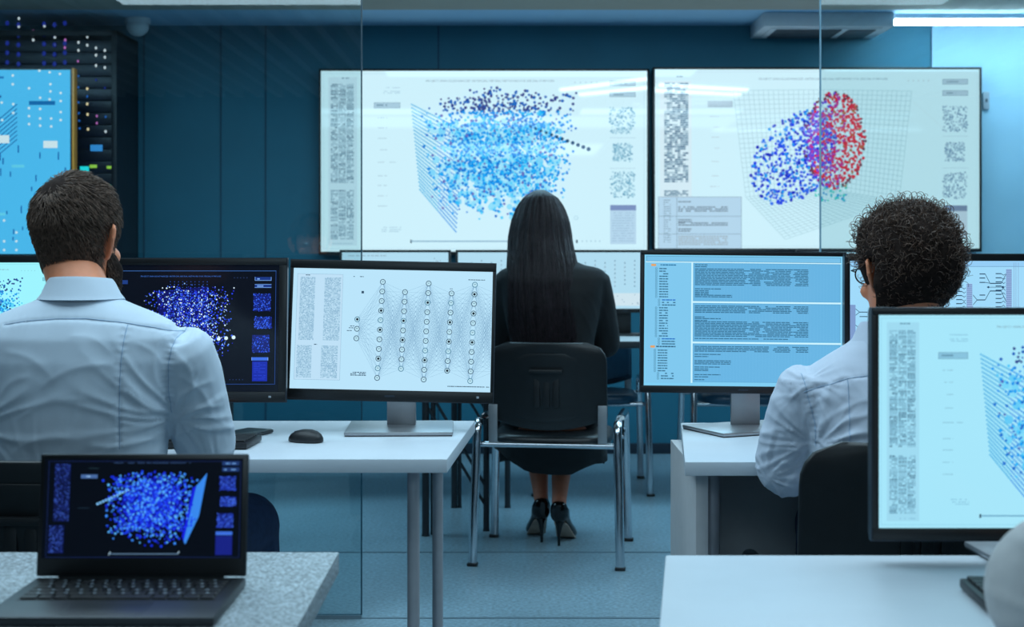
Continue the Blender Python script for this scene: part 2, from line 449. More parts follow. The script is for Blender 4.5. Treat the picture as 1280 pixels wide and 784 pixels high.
def draw_dark(s):             # dark layout, sheet 103,333 - 352,492
    r=s.rnd; bl=(46,82,190); d2=(22,46,130)
    s.L=2; s.frame(108,340,348,483,.7,(36,70,140)); s.rect(108,340,348,340.6,(60,110,180))
    s.text(HEAD,176,348,1.8,(60,110,200),width=102)
    for k in range(5): s.disc(295+k*4,349,.7,(40,60,110)); s.disc(291+k*4,477,.7,(40,60,110))
    s.rect(112,346,134,476,(8,14,34)); s.L=3; s.noiseblock(114,350,132,430,8,40,[(20,34,84),(30,48,110),(14,22,60)],.7); s.noiseblock(114,436,132,474,8,18,[(20,34,84),(30,48,110)],.7)
    s.L=3; s.rect(141,352,160,357,(30,60,130))
    x,y,z=cube_cloud(1800,5)
    for i in range(len(x)):
        c=r.choice([(30,50,220),(40,70,240),(70,120,250),(140,190,255),(214,236,255),(50,90,245),(36,40,200)])
        s.disc(241+x[i]*42,405+y[i]*41,r.uniform(.5,1.15),c,6)
    s.L=2; s.poly([s.p(a,b) for a,b in ((196,366),(262,360),(266,430),(206,440))],(12,16,96)); s.L=4
    for k in range(10): 
        for q in range(16): s.disc(214+k*5.2,354+q*3.6,.5,(60,110,240),5)
    for k in range(6): s.disc(248+k*9.4,429-k*1.0,2.2+.05*k,(220,244,255),10)
    s.L=3
    for yy in (348,357): s.rect(321,yy,342,yy+4.6,(24,52,130)); s.frame(321,yy,342,yy+4.6,.6,(120,170,240)); s.L=4; s.words(324,336,yy+1.7,1.4,(130,180,250)); s.L=3
    for y0,y1,x0 in ((369,391,319.5),(398,413,321),(421,443,318.5)):
        s.rect(x0,y0,x0+22,y1,(18,30,110))
        for k in range(150): s.disc(r.uniform(x0,x0+22),r.uniform(y0,y1),r.uniform(.4,1),r.choice([(40,80,230),(60,110,250),(24,44,170)]),5)
    s.rect(318,449,339,453,(60,110,230)); s.frame(318,449,339,453,.5,(150,190,250)); s.rect(319,454,338,479,(22,42,170)); s.L=4
    for k in range(10): s.words(321,336,456+k*2.2,.7,(40,66,210))
def draw_dark_alt(s):         # dark layout of the laptop, sheet 185,75 - 905,465
    r=s.rnd
    s.L=2; s.frame(200,85,898,462,1.8,(24,40,90)); s.words(436,716,90,4,(46,70,110))
    s.rect(222,95,280,322,(10,18,60)); s.rect(208,336,264,446,(10,18,60)); s.L=3
    s.noiseblock(224,97,278,320,12,40,[(20,34,100),(30,48,130),(14,22,70),(50,80,170)],.6); s.noiseblock(210,338,262,444,12,20,[(20,34,100),(30,48,130),(50,80,170)],.6)
    s.rect(318,138,378,153,(70,104,160)); s.words(330,352,143,5,(150,190,230)); s.rect(345,112,382,115,(30,50,60)); s.rect(310,268,352,271,(26,44,60))
    s.poly([s.p(a,b) for a,b in ((776,132),(750,300),(703,411),(697,400),(738,182))],(56,136,236))
    x,y,z=cube_cloud(1400,9)
    s.L=4
    for i in range(len(x)):
        c=r.choice([(20,40,220),(24,60,240),(40,90,250),(60,140,255),(30,50,230),(90,180,255)])
        s.disc(578+x[i]*128,256+y[i]*116,r.uniform(2.6,5.0),c,7)
    s.L=3
    s.poly([s.p(578+110*math.cos(a),250+100*math.sin(a)) for a in [k*math.pi/12 for k in range(24)]],(12,16,150))
    s.poly([s.p(a,b) for a,b in ((724,190),(738,182),(697,400),(690,380))],(20,30,220))
    s.L=5
    for k in range(12): s.disc(382+110*k/11,253-54*k/11,4.6-.1*k,(130,200,255),8)
    for yy in (86,110): s.rect(830,yy,892,yy+16,(30,56,110)); s.L=6; s.words(838,880,yy+6,5,(110,160,220)); s.L=5
    for x0,y0,y1 in ((822,145,200),(826,225,262),(816,290,345)):
        s.rect(x0,y0,x0+58,y1,(18,30,110)); s.L=6
        for k in range(150): s.disc(r.uniform(x0,x0+58),r.uniform(y0,y1),r.uniform(1.5,3.4),r.choice([(40,70,200),(60,100,220),(24,44,150)]),5)
        s.L=5
    s.rect(868,230,876,258,(80,120,210))
    s.rect(812,361,872,375,(60,110,220)); s.rect(812,378,872,452,(22,32,130))
    s.rect(430,446,680,450,(90,120,150)); s.line(428,452,434,440,3,(180,210,230)); s.line(676,448,682,438,3,(180,210,230))
def draw_nn(s):               # network diagram, sheet 65,95 - 720,487
    r=s.rnd; ink=(40,70,96); g1=(130,168,196)
    s.L=1; s.rect(78,113,228,458,(190,224,246)); s.L=2
    for x0,x1 in ((88,137),(168,222)):
        s.noiseblock(x0,124,x1,330,16,56,[(138,180,208),(156,196,220),(172,210,232)],.9); s.noiseblock(x0-4,347,x1-4,452,16,28,[(138,180,208),(156,196,220),(172,210,232)],.9)
    s.frame(78,113,228,458,.8,g1); s.words(105,122,116,2.5,ink); s.words(140,150,342,2.5,ink)
    s.words(262,296,118,2.2,ink,.9); s.words(640,695,121,2.4,ink,.9)
    s.words(256,270,280,2.2,ink); s.words(252,268,286,2.2,ink); s.words(246,262,295,2.2,ink)
    for k in range(3): s.words(262,313,430+k*4.6,2.6,ink,.9)
    s.words(580,716,469,2.6,ink,.95); s.rect(290,166,298,174,ink)
    cols=[([(279,259),(279,290),(278,321)])]
    def colm(x0,x1,y0,y1,n): return [(x0+(x1-x0)*k/(n-1),y0+(y1-y0)*k/(n-1)) for k in range(n)]
    cols.append(colm(359,350,135,448,11)); cols.append(colm(433,427,167,417,9)); cols.append(colm(510,502,137,450,11))
    cols.append(colm(586,578,168,420,9)); cols.append(colm(662,654,138,452,11)); cols.append(colm(738,732,168,420,9))
    for a,b in zip(cols[:-1],cols[1:]):
        for p in a:
            for q in b:
                if q[0]>720:
                    t=(719-p[0])/(q[0]-p[0]); q=(719,p[1]+(q[1]-p[1])*t)
                s.line(p[0],p[1],q[0],q[1],.5,(112,156,190))
    s.L=4
    dark={(1,3),(1,5),(1,8),(2,3),(2,5),(3,2),(3,8),(4,3),(4,5),(4,8),(5,1),(5,3),(5,6),(0,0)}
    for ci,c in enumerate(cols[:-1]):
        for k,(x,y) in enumerate(c):
            s.L=4; s.disc(x,y,8,(186,228,244),12); s.L=5
            s.ring(x,y,8.3,2.2,ink if (k+ci)%5 else (60,120,150))
            s.L=6
            if (ci,k) in dark: s.disc(x,y,4.4,(20,32,44),8)
            else: s.line(x-3,y-2,x,y,1.4,ink); s.line(x+3,y-2,x,y,1.4,ink)
    s.L=2; s.words(580,590,152,2,ink)
def draw_code(s):             # file tree and listings, sheet 62,72 - 678,485
    ink=(56,112,146); hl=(206,244,255); r=s.rnd
    s.L=1; s.rect(68,76,672,93,(120,192,232)); s.rect(68,97,207,476,(128,200,238))
    for a,b in ((97,217),(224,344),(352,473)): s.rect(214,a,671,b,(104,180,226))
    s.L=2
    for a,b in ((97,217),(224,344),(352,473)): s.frame(214,a,671,b,1,(84,150,196))
    s.rect(208,94,213,476,hl); s.rect(208,218,674,223,hl); s.rect(208,346,674,351,hl); s.rect(66,93,674,96,hl)
    s.frame(68,76,672,93,1,(60,120,160))
    for x in range(230,670,10):
        for a,b in ((98,216),(225,343),(353,472)): s.rect(x,a,x+.35,b,(120,192,234))
    def block(a,b,x1=572,st=5):
        y=a
        while y<b:
            x=219
            while x<x1:
                w=r.choice([8,12,16,22]); 
                if not (372<x<384 or 418<x<426 or 446<x<452 or 512<x<522): s.rect(x,y,min(x+w,x1),y+3.0,ink)
                x+=w+1.6
            y+=st
    s.L=3
    block(101,105,258); block(107,109,256); block(114,168); block(177,180,300); block(183,195,262); block(197,207,335)
    block(231,252); block(266,269,250); block(271,274,300); block(277,280,258); block(281,330); block(334,337,510)
    block(359,376); block(384,388,300); block(391,395,262); block(404,416,332); block(424,427,298); block(430,440,262); block(448,451,300); block(455,458,262); block(464,467,250)
    def tree(y,ind,w,c=ink): s.words(ind+13,ind+13+w,y,3.6,c,.95,5,12); s.ring(ind+4,y+1.8,3,1.1,ink,8)
    y=117
    s.L=3; s.rect(83,101,98,108,(226,164,104)); s.words(102,160,102,4,(40,120,170),.95); s.rect(82,359,96,366,(226,164,104)); s.words(100,160,360,4,(44,92,124),.95)
    for k in range(12): tree(114+k*8.1,95,28)
    for k,c in enumerate(((30,110,200),ink,ink)): tree(213+k*8,104,42,c)
    for k in range(12): tree(238+k*8.1,95,28)
    for k,c in enumerate(((30,110,200),ink,ink)): tree(336+k*8,104,42,c)
    for k in range(9): tree(372+k*8.1,92,30)
    for k in range(3): tree(445+k*8,102,40)
    s.words(620,650,478,3,ink)
def draw_flow(s):             # bus diagram, photo pixels, sheet 1064,327 - 1310,485
    ink=(40,70,100); g1=(130,160,200); r=s.rnd
    s.L=1; s.rect(1064,327,1310,334,(150,206,246)); s.L=2; s.rect(1064,333.5,1310,334.2,(110,160,200))
    for x in (1267.5,1270,1273): s.rect(x,329,x+.5,484,g1)
    def bus(x,y0,y1):
        s.L=2; s.rect(x,y0,x+7,y1,(126,156,204)); s.L=3
        k=y0
        while k<y1: s.rect(x,k,x+7,k+.5,(170,200,236)); k+=2.4
    def pins(x,ys,xb,right=True):
        for y in ys:
            s.rect(x,y,x+7,y+1.2,ink)
            s.line(x+7,y+.6,xb-2,y+.6+(2 if y<sum(ys)/len(ys) else -2),.7,ink); s.line(xb-2,y+.6+(2 if y<sum(ys)/len(ys) else -2),xb,y+1,.6,ink)
    def half(ox,oy):
        bus(ox+58,oy+37,oy+87); pins(ox+45,[oy+42+k*5.1 for k in range(9)],ox+57)
        bus(ox+9,oy+55,oy+105); pins(ox-4,[oy+59+k*5 for k in range(9)],ox+8)
        s.line(ox+17,oy+69,ox+22,oy+75,.7,ink); s.line(ox+17,oy+81,ox+22,oy+75,.7,ink)
        s.rect(ox+22,oy+74.4,ox+32,oy+75.6,ink)
        for y in (43,48,53.4,69): s.rect(ox+25,oy+y-.6,ox+32,oy+y+.6,ink)
        s.line(ox+32,oy+43,ox+38,oy+54.5,.7,ink); s.line(ox+32,oy+53.4,ox+38,oy+54.5,.7,ink); s.rect(ox+38,oy+54,ox+52,oy+55.2,ink); s.line(ox+52,oy+54.6,ox+58,oy+43,.7,ink)
        s.line(ox+32,oy+75,ox+38,oy+64,.7,ink); s.rect(ox+38,oy+63.4,ox+52,oy+64.6,ink); s.line(ox+52,oy+64,ox+58,oy+77,.7,ink)
        s.rect(ox+34,oy+59,ox+55,oy+59.6,ink); s.disc(ox+36,oy+59.3,1.4,ink); s.disc(ox+54,oy+59.3,1.6,ink)
    half(1200,300); half(1152,345); half(1290,305)
    s.rect(1064,381,1071,430,(126,156,204))
    for a in (390,410): 
        s.line(1071,a-4,1076,a,.7,ink); s.line(1071,a+4,1076,a,.7,ink); s.rect(1076,a-.5,1086,a+.5,ink); s.rect(1076,a+5,1086,a+6,ink)
    half(1085,350)
def draw_server(s):           # cyan screen reflected in the glass, rack lights drawn in; photo pixels, sheet -300,86 - 93,318
    r=s.rnd
    s.L=1; s.rect(-296,90,-40,314,(60,176,244))
    s.L=3; dots=[(20.5,94),(20.5,105),(41,110),(54,88),(67,90),(80,92),(68,105),(68,114),(81,116),(55,122),(67,124),(81,126),(6.5,128),(21,130),(41,135),(55,136),(81,140),(21,141),(7,150),(41,145),(55,148),(69,148),(81,150),(41,155),(55,157),(69,158),(9.5,276),(25,291),(9.5,302),(25,302),(9.5,313),(25,313)]
    for x,y in dots: s.disc(x,y,1.7,(226,246,255),9)
    s.rect(-20,169,16,179,(232,248,255)); s.rect(59,176,77,185,(232,248,255)); s.rect(-90,172,-60,182,(232,248,255))
    s.L=2
    for k in range(9): s.line(2,150+k*5.5,26,130+k*5.5,1.1,(16,96,170))
    s.rect(41,126,74,131,(24,112,180)); s.rect(0,95,9,98,(40,130,200)); s.rect(0,119,6,122,(16,96,170))
    for k in range(70): 
        x,y=r.uniform(-120,90),r.uniform(180,300); s.rect(x,y,x+1.6,y+r.uniform(3,11),(18,96,176))
    for k in range(26):
        x,y=r.uniform(-280,-60),r.uniform(100,300); s.disc(x,y,1.7,(226,246,255),8)
    for k in range(8): x,y=r.uniform(-30,80),r.uniform(205,290); s.rect(x,y,x+r.uniform(8,16),y+3.5,(110,220,250))
def draw_small(s,kind):       # back-row desktop screens; sheet 0,0 - 140,80
    r=s.rnd; g1=(150,182,200)
    s.L=2
    if kind==0:
        s.words(8,60,4,1.4,g1); s.rect(4,10,16,70,(190,214,228)); 
        for k in range(26): s.disc(r.uniform(120,134),r.uniform(8,40),r.uniform(.6,1.2),g1,5)
        x,y,z=cube_cloud(240,21)
        for i in range(len(x)): s.disc(70+x[i]*24,40+y[i]*22,r.uniform(.6,1.1),r.choice([(70,150,220),(110,180,230)]),5)
    else:
        for c in range(9):
            x=18+c*13; n=6+(c%2)
            for k in range(n): s.disc(x,12+k*6+(0 if c%2 else 3),1.1,(120,160,184),7)
            for k in range(n-1): s.rect(x-.2,12+k*6,x+.2,18+k*6,(180,206,220))
        s.rect(6,58,108,76,(206,228,238)); s.rect(116,56,136,76,(190,212,226)); s.L=3
        for k in range(40): s.disc(r.uniform(8,106),67+r.uniform(-7,7),.7,(110,150,176),5)
# ------------------------------------------------------------------ the room
WY=8.16
struct('floor', MB().box((-4.6,-2.6,-.1),(4.8,WY+.1,0)), M['floor'])
fl=MB()
for Y in (4.53,5.51): fl.box((-.48 if Y<5 else -4.5,Y-.006,0),(4.6,Y+.006,.0025))
struct('trim_1', fl, M['track'])
struct('ceiling', MB().box((-4.6,-2.6,2.45),(4.8,7.58,2.6)), M['ceil'])
struct('trim_2', MB().box((-4.6,7.58,2.456),(4.8,WY+.1,2.6)), M['ceil_lit'])
bf=MB()
for k in range(58): bf.box((-4.4+k*.158,-2.3,2.385),(-4.4+k*.158+.05,3.9,2.448))
struct('trim_3', bf, M['baffle'])
w=struct('wall_back', MB().box((-4.6,WY,0),(4.8,WY+.1,2.456)), M['wall'])
j=MB()
for x in (180,276,332,548,1164): 
    X=at(x,100,WY).x; j.box((X-.004,WY-.0035,.08),(X+.004,WY,2.456))
mk('panel_joint', j, M['seamline'], w)
X=at(1164,100,WY).x; mk('pale_panel', MB().box((X+.004,WY-.003,.06),(4.69,WY-.0002,2.455)), M['wall_pale'], w)
struct('baseboard_back', MB().box((-4.5,WY-.015,0),(4.7,WY,.06),.003), M['base'])
struct('wall_left', MB().box((-4.7,-2.6,0),(-4.5,WY+.1,2.45)), M['wall_side'])
struct('wall_right', MB().box((4.7,-2.6,0),(4.9,WY+.1,2.45)), M['wall_side'])
struct('wall_front', MB().box((-4.6,-2.7,0),(4.8,-2.5,2.45)), M['wall_side'])
# glass partition either side of the opening
GY=4.53
def pane(name,x0,x1,edge,em):
    g=struct(name, MB().box((x0,GY-.005,.012),(x1,GY+.005,2.448)), M['glass'], smooth=0)
    mk('glass_edge', MB().box((edge-.002,GY-.0055,.012),(edge+.002,GY+.0055,2.448)), em, g)
    return g
M['edge_dark']=pmat('dark_glass_edge',(24,66,84),.3,var=.05); M['edge_light']=pmat('pale_glass_edge',(120,160,180),.25,var=.05)
xl=at(452,300,GY).x; xr=at(1025.3,300,GY).x
pane('window_1',-4.5,xl,xl,M['edge_dark']); pane('window_2',xr,4.7,xr,M['edge_light'])
struct('trim_4', MB().box((-4.5,GY-.012,0),(xl,GY+.012,.012)).box((xr,GY-.012,0),(4.7,GY+.012,.012)), M['track'])

# ------------------------------------------------------------------ wall screens
def wall_screen(cx,cz,w,h,draw,ref,label,seed):
    t=thing('wall_screen',label,'screen',(cx,8.08,cz),group=None)
    mk('casing', MB().box((-w/2,.004,-h/2),(w/2,.06,h/2),.006), M['bezel'], t)
    b=.012; fr=MB()
    fr.box((-w/2,-.006,-h/2),(w/2,.006,-h/2+b+.008),.002).box((-w/2,-.006,h/2-b),(w/2,.006,h/2),.002)
    fr.box((-w/2,-.006,-h/2),(-w/2+b,.006,h/2),.002).box((w/2-b,-.006,-h/2),(w/2,.006,h/2),.002)
    mk('frame', fr, M['bezel'], t)
    mk('wall_bracket', MB().box((-.3,.06,-.2),(.3,.08,.2),.004), M['dark_leg'], t)
    s=Scr(w-2*b,h-2*b-.008,(206,241,252),ref,seed); draw(s); d=s.build(t,tv=True); d.location=(0,.0035,.004)
    return t
k=8.08/F
wall_screen((605-640)*k,HC+(310-202.5)*k,413*k,233*k,draw_ann,(28,47,1222,722),'left of the two large wall screens, showing a cloud of cyan dots',3)
wall_screen((1021.5-640)*k,HC+(310-199.5)*k,411*k,231*k,draw_clusters,(40,205,1010,742),'right of the two large wall screens, showing blue and red dot clusters',4)

# server racks, and a screen reflection in the glass built as a solid screen
def led(c):
    if 'led_'+c not in M: M['led_'+c]=emat('led_'+c,LED[c],1.0)
    return M['led_'+c]
def rack(cx,w,label,leds,panels):
    t=thing('server_rack',label,'server rack',(cx,7.72,0),group=None)
    c=MB(); h=2.36; y0=-.02; y1=.42
    c.box((-w/2,y0,0),(-w/2+.03,y1,h),.004).box((w/2-.03,y0,0),(w/2,y1,h),.004).box((-w/2,y0,h-.03),(w/2,y1,h),.004).box((-w/2,y0,0),(w/2,y1,.06),.004).box((-w/2,y1-.02,0),(w/2,y1,h))
    mk('cabinet',c,M['rack'],t)
    u=MB().box((-w/2+.031,.02,.07),(w/2-.031,.36,.1325),.003); me=None
    for q in range(34):
        o=mk('server_unit',u if me is None else me,M['rack_unit'],t) if me is None else None
        if me is None: me=o.data
        else:
            o=bpy.data.objects.new('server_unit',me); COL.objects.link(o); o.parent=t
        o.location=(0,0,q*.066)
    lm={}
    for x,y,c,r in leds:
        p=at(x,y,7.735)
        if c not in lm:
            lm[c]=[led(c),{}]
        m,meshes=lm[c]
        if r not in meshes:
            o=mk('status_light',MB().ell((0,0,0),(r,.006,r*1.25),10,6),m,t); meshes[r]=o.data
        else:
            o=bpy.data.objects.new('status_light',meshes[r]); COL.objects.link(o); o.parent=t
        o.location=(p.x-cx,.015,p.z)
    for x0,y0_,x1,y1_,c in panels:
        a=at(x0,y0_,7.735); b=at(x1,y1_,7.735)
        mk('indicator_panel',MB().box((a.x-cx,.012,b.z),(b.x-cx,.02,a.z),.002),led(c),t)
    return t
LED={'white':(214,222,228),'warm':(250,226,176),'pink':(196,110,190),'blue':(30,96,180),'navy':(20,34,130),'cyan':(30,226,232),'green':(150,206,70),'teal':(20,150,130),'panel':(50,140,214)}
L1=[(98,43,'white'),(98,53,'white'),(98,63,'white'),(109,46,'white'),(109,56.5,'white'),(120,60,'white'),(120,69,'white'),(120,82,'white'),(131,63,'white'),(131,71.5,'white'),(131,84.5,'white'),(97.5,76.5,'pink'),
 (98,95,'blue'),(98,109,'blue'),(109,111,'warm'),(109,120.5,'blue'),(98,128,'blue'),(109,130,'warm'),(98.5,141.5,'blue'),(109.5,143,'warm'),(99,151,'blue'),(99.5,160.5,'blue'),(110,161.5,'warm'),(121,145,'pink'),(132,146,'blue'),(121,154,'pink'),(132,164.5,'white'),(120,100,'navy'),(131,110,'navy')]
L1=[(x,y,c,.0065 if c in('white','warm') else .0055) for x,y,c in L1]
L2=[(23.5,23,'white'),(23.5,33,'white'),(7,39.5,'white'),(41.5,39,'pink'),(41.5,50,'white'),(55.5,32.5,'white'),(55.5,43,'white'),(68.5,46.5,'white'),(68.5,56,'white'),(81.5,39.5,'white'),(81.5,50,'pink'),(81,59.5,'pink')]
L2=[(x,y,c,.0065) for x,y,c in L2]
for x in (9,23,55,68,81):
    for y in (29,42,54,66,78): L2.append((x,y+((x*7)%3),'navy',.011))
p1=[(113,181,128,189,'panel'),(100,208,111,215.5,'cyan'),(112,206,121,210,'green'),(133.5,207.5,143,211,'green'),(136,231,142.5,234,'teal')]
xR=at(142.5,300,7.72).x; wR=.7
rack(xR-wR/2+.02, wR, 'tall black server rack with lit status lights behind the cyan screen reflection', L1+[l for l in L2 if l[0]>4], p1)
t=thing('screen_reflection','cyan screen reflection with amber edge, built solid in front of the racks','screen',(at(-104,300,7.3).x,7.3,0))
k=7.3/F; w=394*k; zt=HC+(310-85)*k; zb=HC+(310-320)*k
mk('casing',MB().box((-w/2,0,zb),(w/2-.012,.05,zt),.006),M['bezel'],t)
mk('edge_trim',MB().box((w/2-.012,-.004,zb),(w/2,.05,zt),.003),M['orange'],t)
mk('post',MB().box((-.05,.05,.03),(.05,.1,zt-.3),.01),M['dark_leg'],t)  # added support for the reflected screen, hidden from view
mk('base',MB().box((-.4,-.16,0),(.4,.34,.03),.01),M['dark_leg'],t)
s=Scr(w-.03,zt-zb-.02,(66,186,250),(-298,87,93,318),6); s.bg=(86,200,255); draw_server(s); d=s.build(t); d.location=(-.006,-.0015,(zt+zb)/2)

# ------------------------------------------------------------------ ceiling fittings
a=at(955,34,7.7); b=at(1118,34,7.7)
t=thing('air_conditioner','white flat cassette unit hanging from the ceiling above the right wall screen','air conditioner',(a.x,7.7,2.38))
W=b.x-a.x
mk('housing',MB().box((0,0,0),(W,.45,.076),.004),M['ac'],t)
mk('grille_panel',MB().box((.05,.05,-.006),(W-.05,.40,.0),.002),M['ac'],t)
g=MB()
for q in range(9): g.box((.08,.07+q*.035,-.012),(W*.62,.09+q*.035,-.005))
mk('grille',g,M['grille'],t)
g=MB().box((W*.68,.08,-.011),(W-.08,.37,-.005)); mk('vent_flap',g,M['grille'],t)
a=at(1117,21,7.78)
t=thing('linear_light','bright tube light on the ceiling edge right of the white cassette unit','ceiling light',(a.x,7.78,2.43))
mk('housing',MB().box((0,-.03,.0),(2.2,.03,.026),.003),M['ac'],t)
M['tube']=emat('tube_light',(200,236,255),42.0)
mk('diffuser',MB().box((.005,-.026,-.028),(2.19,.026,.0),.006),M['tube'],t)
M['tube2']=emat('strip_light',(205,238,255),22.0)
for (x0,y0,x1,y1,lab) in ((.385,5.0,1.0,5.75,'first of the zigzag ceiling strips over the aisle by the woman'),(.55,4.66,1.1,5.2,'second of the zigzag ceiling strips over the aisle by the woman'),(1.12,5.35,1.85,5.0,'third of the zigzag ceiling strips, over the aisle by the right glass'),(1.12,4.95,1.85,4.66,'fourth of the zigzag ceiling strips, along the right glass')):
    ln=math.hypot(x1-x0,y1-y0)
    t=thing('linear_light',lab,'ceiling light',(x0,y0,2.43),(0,0,math.atan2(y1-y0,x1-x0)))
    mk('housing',MB().box((0,-.03,.0),(ln,.03,.02),.003),M['ac'],t)
    mk('diffuser',MB().box((.005,-.022,-.02),(ln-.005,.022,.0),.005),M['tube2'],t)
p=at(172,38,7.9)
t=thing('dome_camera','small white dome camera on the ceiling by the server rack','camera',(p.x,7.9,2.456))
g=MB().ell((0,0,-.045),(.062,.062,.055),18,10); mk('dome',g,M['ac'],t)
mk('mount',MB().tube([(0,0,-.0005),(0,0,-.03)],.07,18),M['ac'],t)
p=at(1231,126,WY)
t=thing('wall_sensor','small grey box on the wall at the right screen edge','sensor',(p.x+.003,WY,p.z))
mk('box',MB().box((-.018,-.02,-.05),(.018,-.0005,.05),.004),M['logo'],t); mk('button',MB().box((-.006,-.024,-.01),(.006,-.019,.01),.002),M['grille'],t)

# ------------------------------------------------------------------ desks
def desk_top(t,poly,z,th,m,me=None):
    return mk('desktop',MB().prism(poly,z-th,z,.003),m,t,world=True)
def pipe(t,x,y,z1,r,m,name='leg'):
    return mk(name,MB().tube([(x,y,0),(x,y,.012),(x,y,z1)],[r*1.15,r,r],18),m,t,world=True)
# left mid desk (man, three monitors)
A=at(559,573.5,1); 
def gp(x,y,z):                       # photo point on the level z
    Y=F*(HC-z)/(y-HZ); return (( x-640)*Y/F, Y)
DZ=.73
nr=gp(559,574,DZ); fr_=gp(594,526,DZ)
L=[(-2.05,nr[1]),nr,fr_,(-2.05,fr_[1])]
t=thing('desk','pale laminate desk carrying the dark cloud screen and the network diagram monitor','desk',(-1,3.35,0))
desk_top(t,L,DZ,.03,M['desk'])
for x,y in ((-.216,3.12),(-.188,3.60),(-1.95,3.12),(-1.95,3.60)): pipe(t,x,y,DZ-.03,.0137,M['leg'])
mk('frame_rail',MB().box((-1.95,3.585,.655),(-.19,3.615,.699)),M['leg'],t,world=True)
desk_mid_left=t
# right mid desk
a=gp(856,577.5,DZ); b=gp(851,528.5,DZ)
t=thing('desk','pale laminate desk with solid end panel under the file listing monitor','desk',(1.1,3.3,0))
desk_top(t,[a,(2.2,a[1]),(2.2,b[1]),b],DZ,.03,M['desk'])
x0=at(869,600,3.08).x
mk('end_panel',MB().box((x0,3.07,0),(x0+.027,3.56,DZ-.03),.002),M['desk_edge'],t,world=True)
mk('leg',MB().tube([(x0+.045,3.14,0),(x0+.045,3.14,DZ-.03)],.0175,18),M['leg'],t,world=True)
mk('leg',MB().tube([(2.1,3.14,0),(2.1,3.14,DZ-.03)],.0175,18),M['leg'],t,world=True)
mk('modesty_panel',MB().box((x0+.0275,3.42,.12),(2.12,3.44,DZ-.031),.002),M['desk_panel'],t,world=True)
mk('end_panel',MB().box((2.125,3.07,0),(2.152,3.56,DZ-.03),.002),M['desk_edge'],t,world=True)
# left foreground desk, speckled
a=gp(424,690,DZ); b=gp(372,784,DZ)
t=thing('desk','grey speckled desk under the open laptop, at the bottom left','desk',(-.9,1.75,0))
desk_top(t,[(-1.7,1.38),(b[0],1.38),(a[0],a[1]),(-1.7,a[1])],DZ,.032,M['stone'])
for x,y in ((-.34,1.46),(-.34,2.0),(-1.6,1.46),(-1.6,2.0)): pipe(t,x,y,DZ-.032,.02,M['leg'])
# right foreground desk
a=gp(832,694,DZ); b=gp(824,784,DZ)
dx=(b[0]-a[0])/(b[1]-a[1])
t=thing('desk','plain pale desk in front of the curly haired man, at the bottom right','desk',(.9,1.7,0))
desk_top(t,[(a[0]+dx*(1.4-a[1]),1.4),(1.8,1.4),(1.8,a[1]),a],DZ,.03,M['desk'])
for x,y in ((.27,1.48),(.33,2.0),(1.7,1.48),(1.7,2.0)): pipe(t,x,y,DZ-.03,.02,M['leg'])
# back-row desk
t=thing('desk','long dark edged desk carrying the back row of monitors','desk',(.5,6.82,0))
desk_top(t,[(-1.5,6.55),(2.7,6.55),(2.7,7.12),(-1.5,7.12)],.75,.03,M['desk_panel'])
mk('edge_band',MB().box((-1.5,6.535,.718),(2.7,6.549,.75),.003),M['dark_leg'],t,world=True)
for x in (-1.4,1.55,2.6):
    for y in (6.62,7.06): pipe(t,x,y,.72,.018,M['dark_leg'])
# folding table between left desk and woman's desk
t=thing('folding_table','small dark folding table with crossed brace rods, left of the black chair','table',(-.19,6.2,0))
mk('tabletop',MB().box((-.38,5.78,.70),(.0,6.5,.718),.004),M['dark_leg'],t,world=True)
for x,y,r in ((-.354,5.83,.015),(-.107,5.93,.013),(-.262,6.46,.014),(-.02,6.46,.013)): pipe(t,x,y,.70,r,M['dark_leg'])
pipe(t,-.325,5.86,.70,.011,M['dark_leg']); pipe(t,-.238,6.46,.70,.009,M['dark_leg'])
for p,q in (((-.354,5.83,.62),(-.107,5.93,.18)),((-.354,5.83,.54),(-.107,5.93,.10)),((-.262,6.46,.68),(-.02,6.46,.28)),((-.262,6.46,.60),(-.02,6.46,.2))):
    mk('brace',MB().tube([p,q],.0065,8),M['dark_leg'],t,world=True)

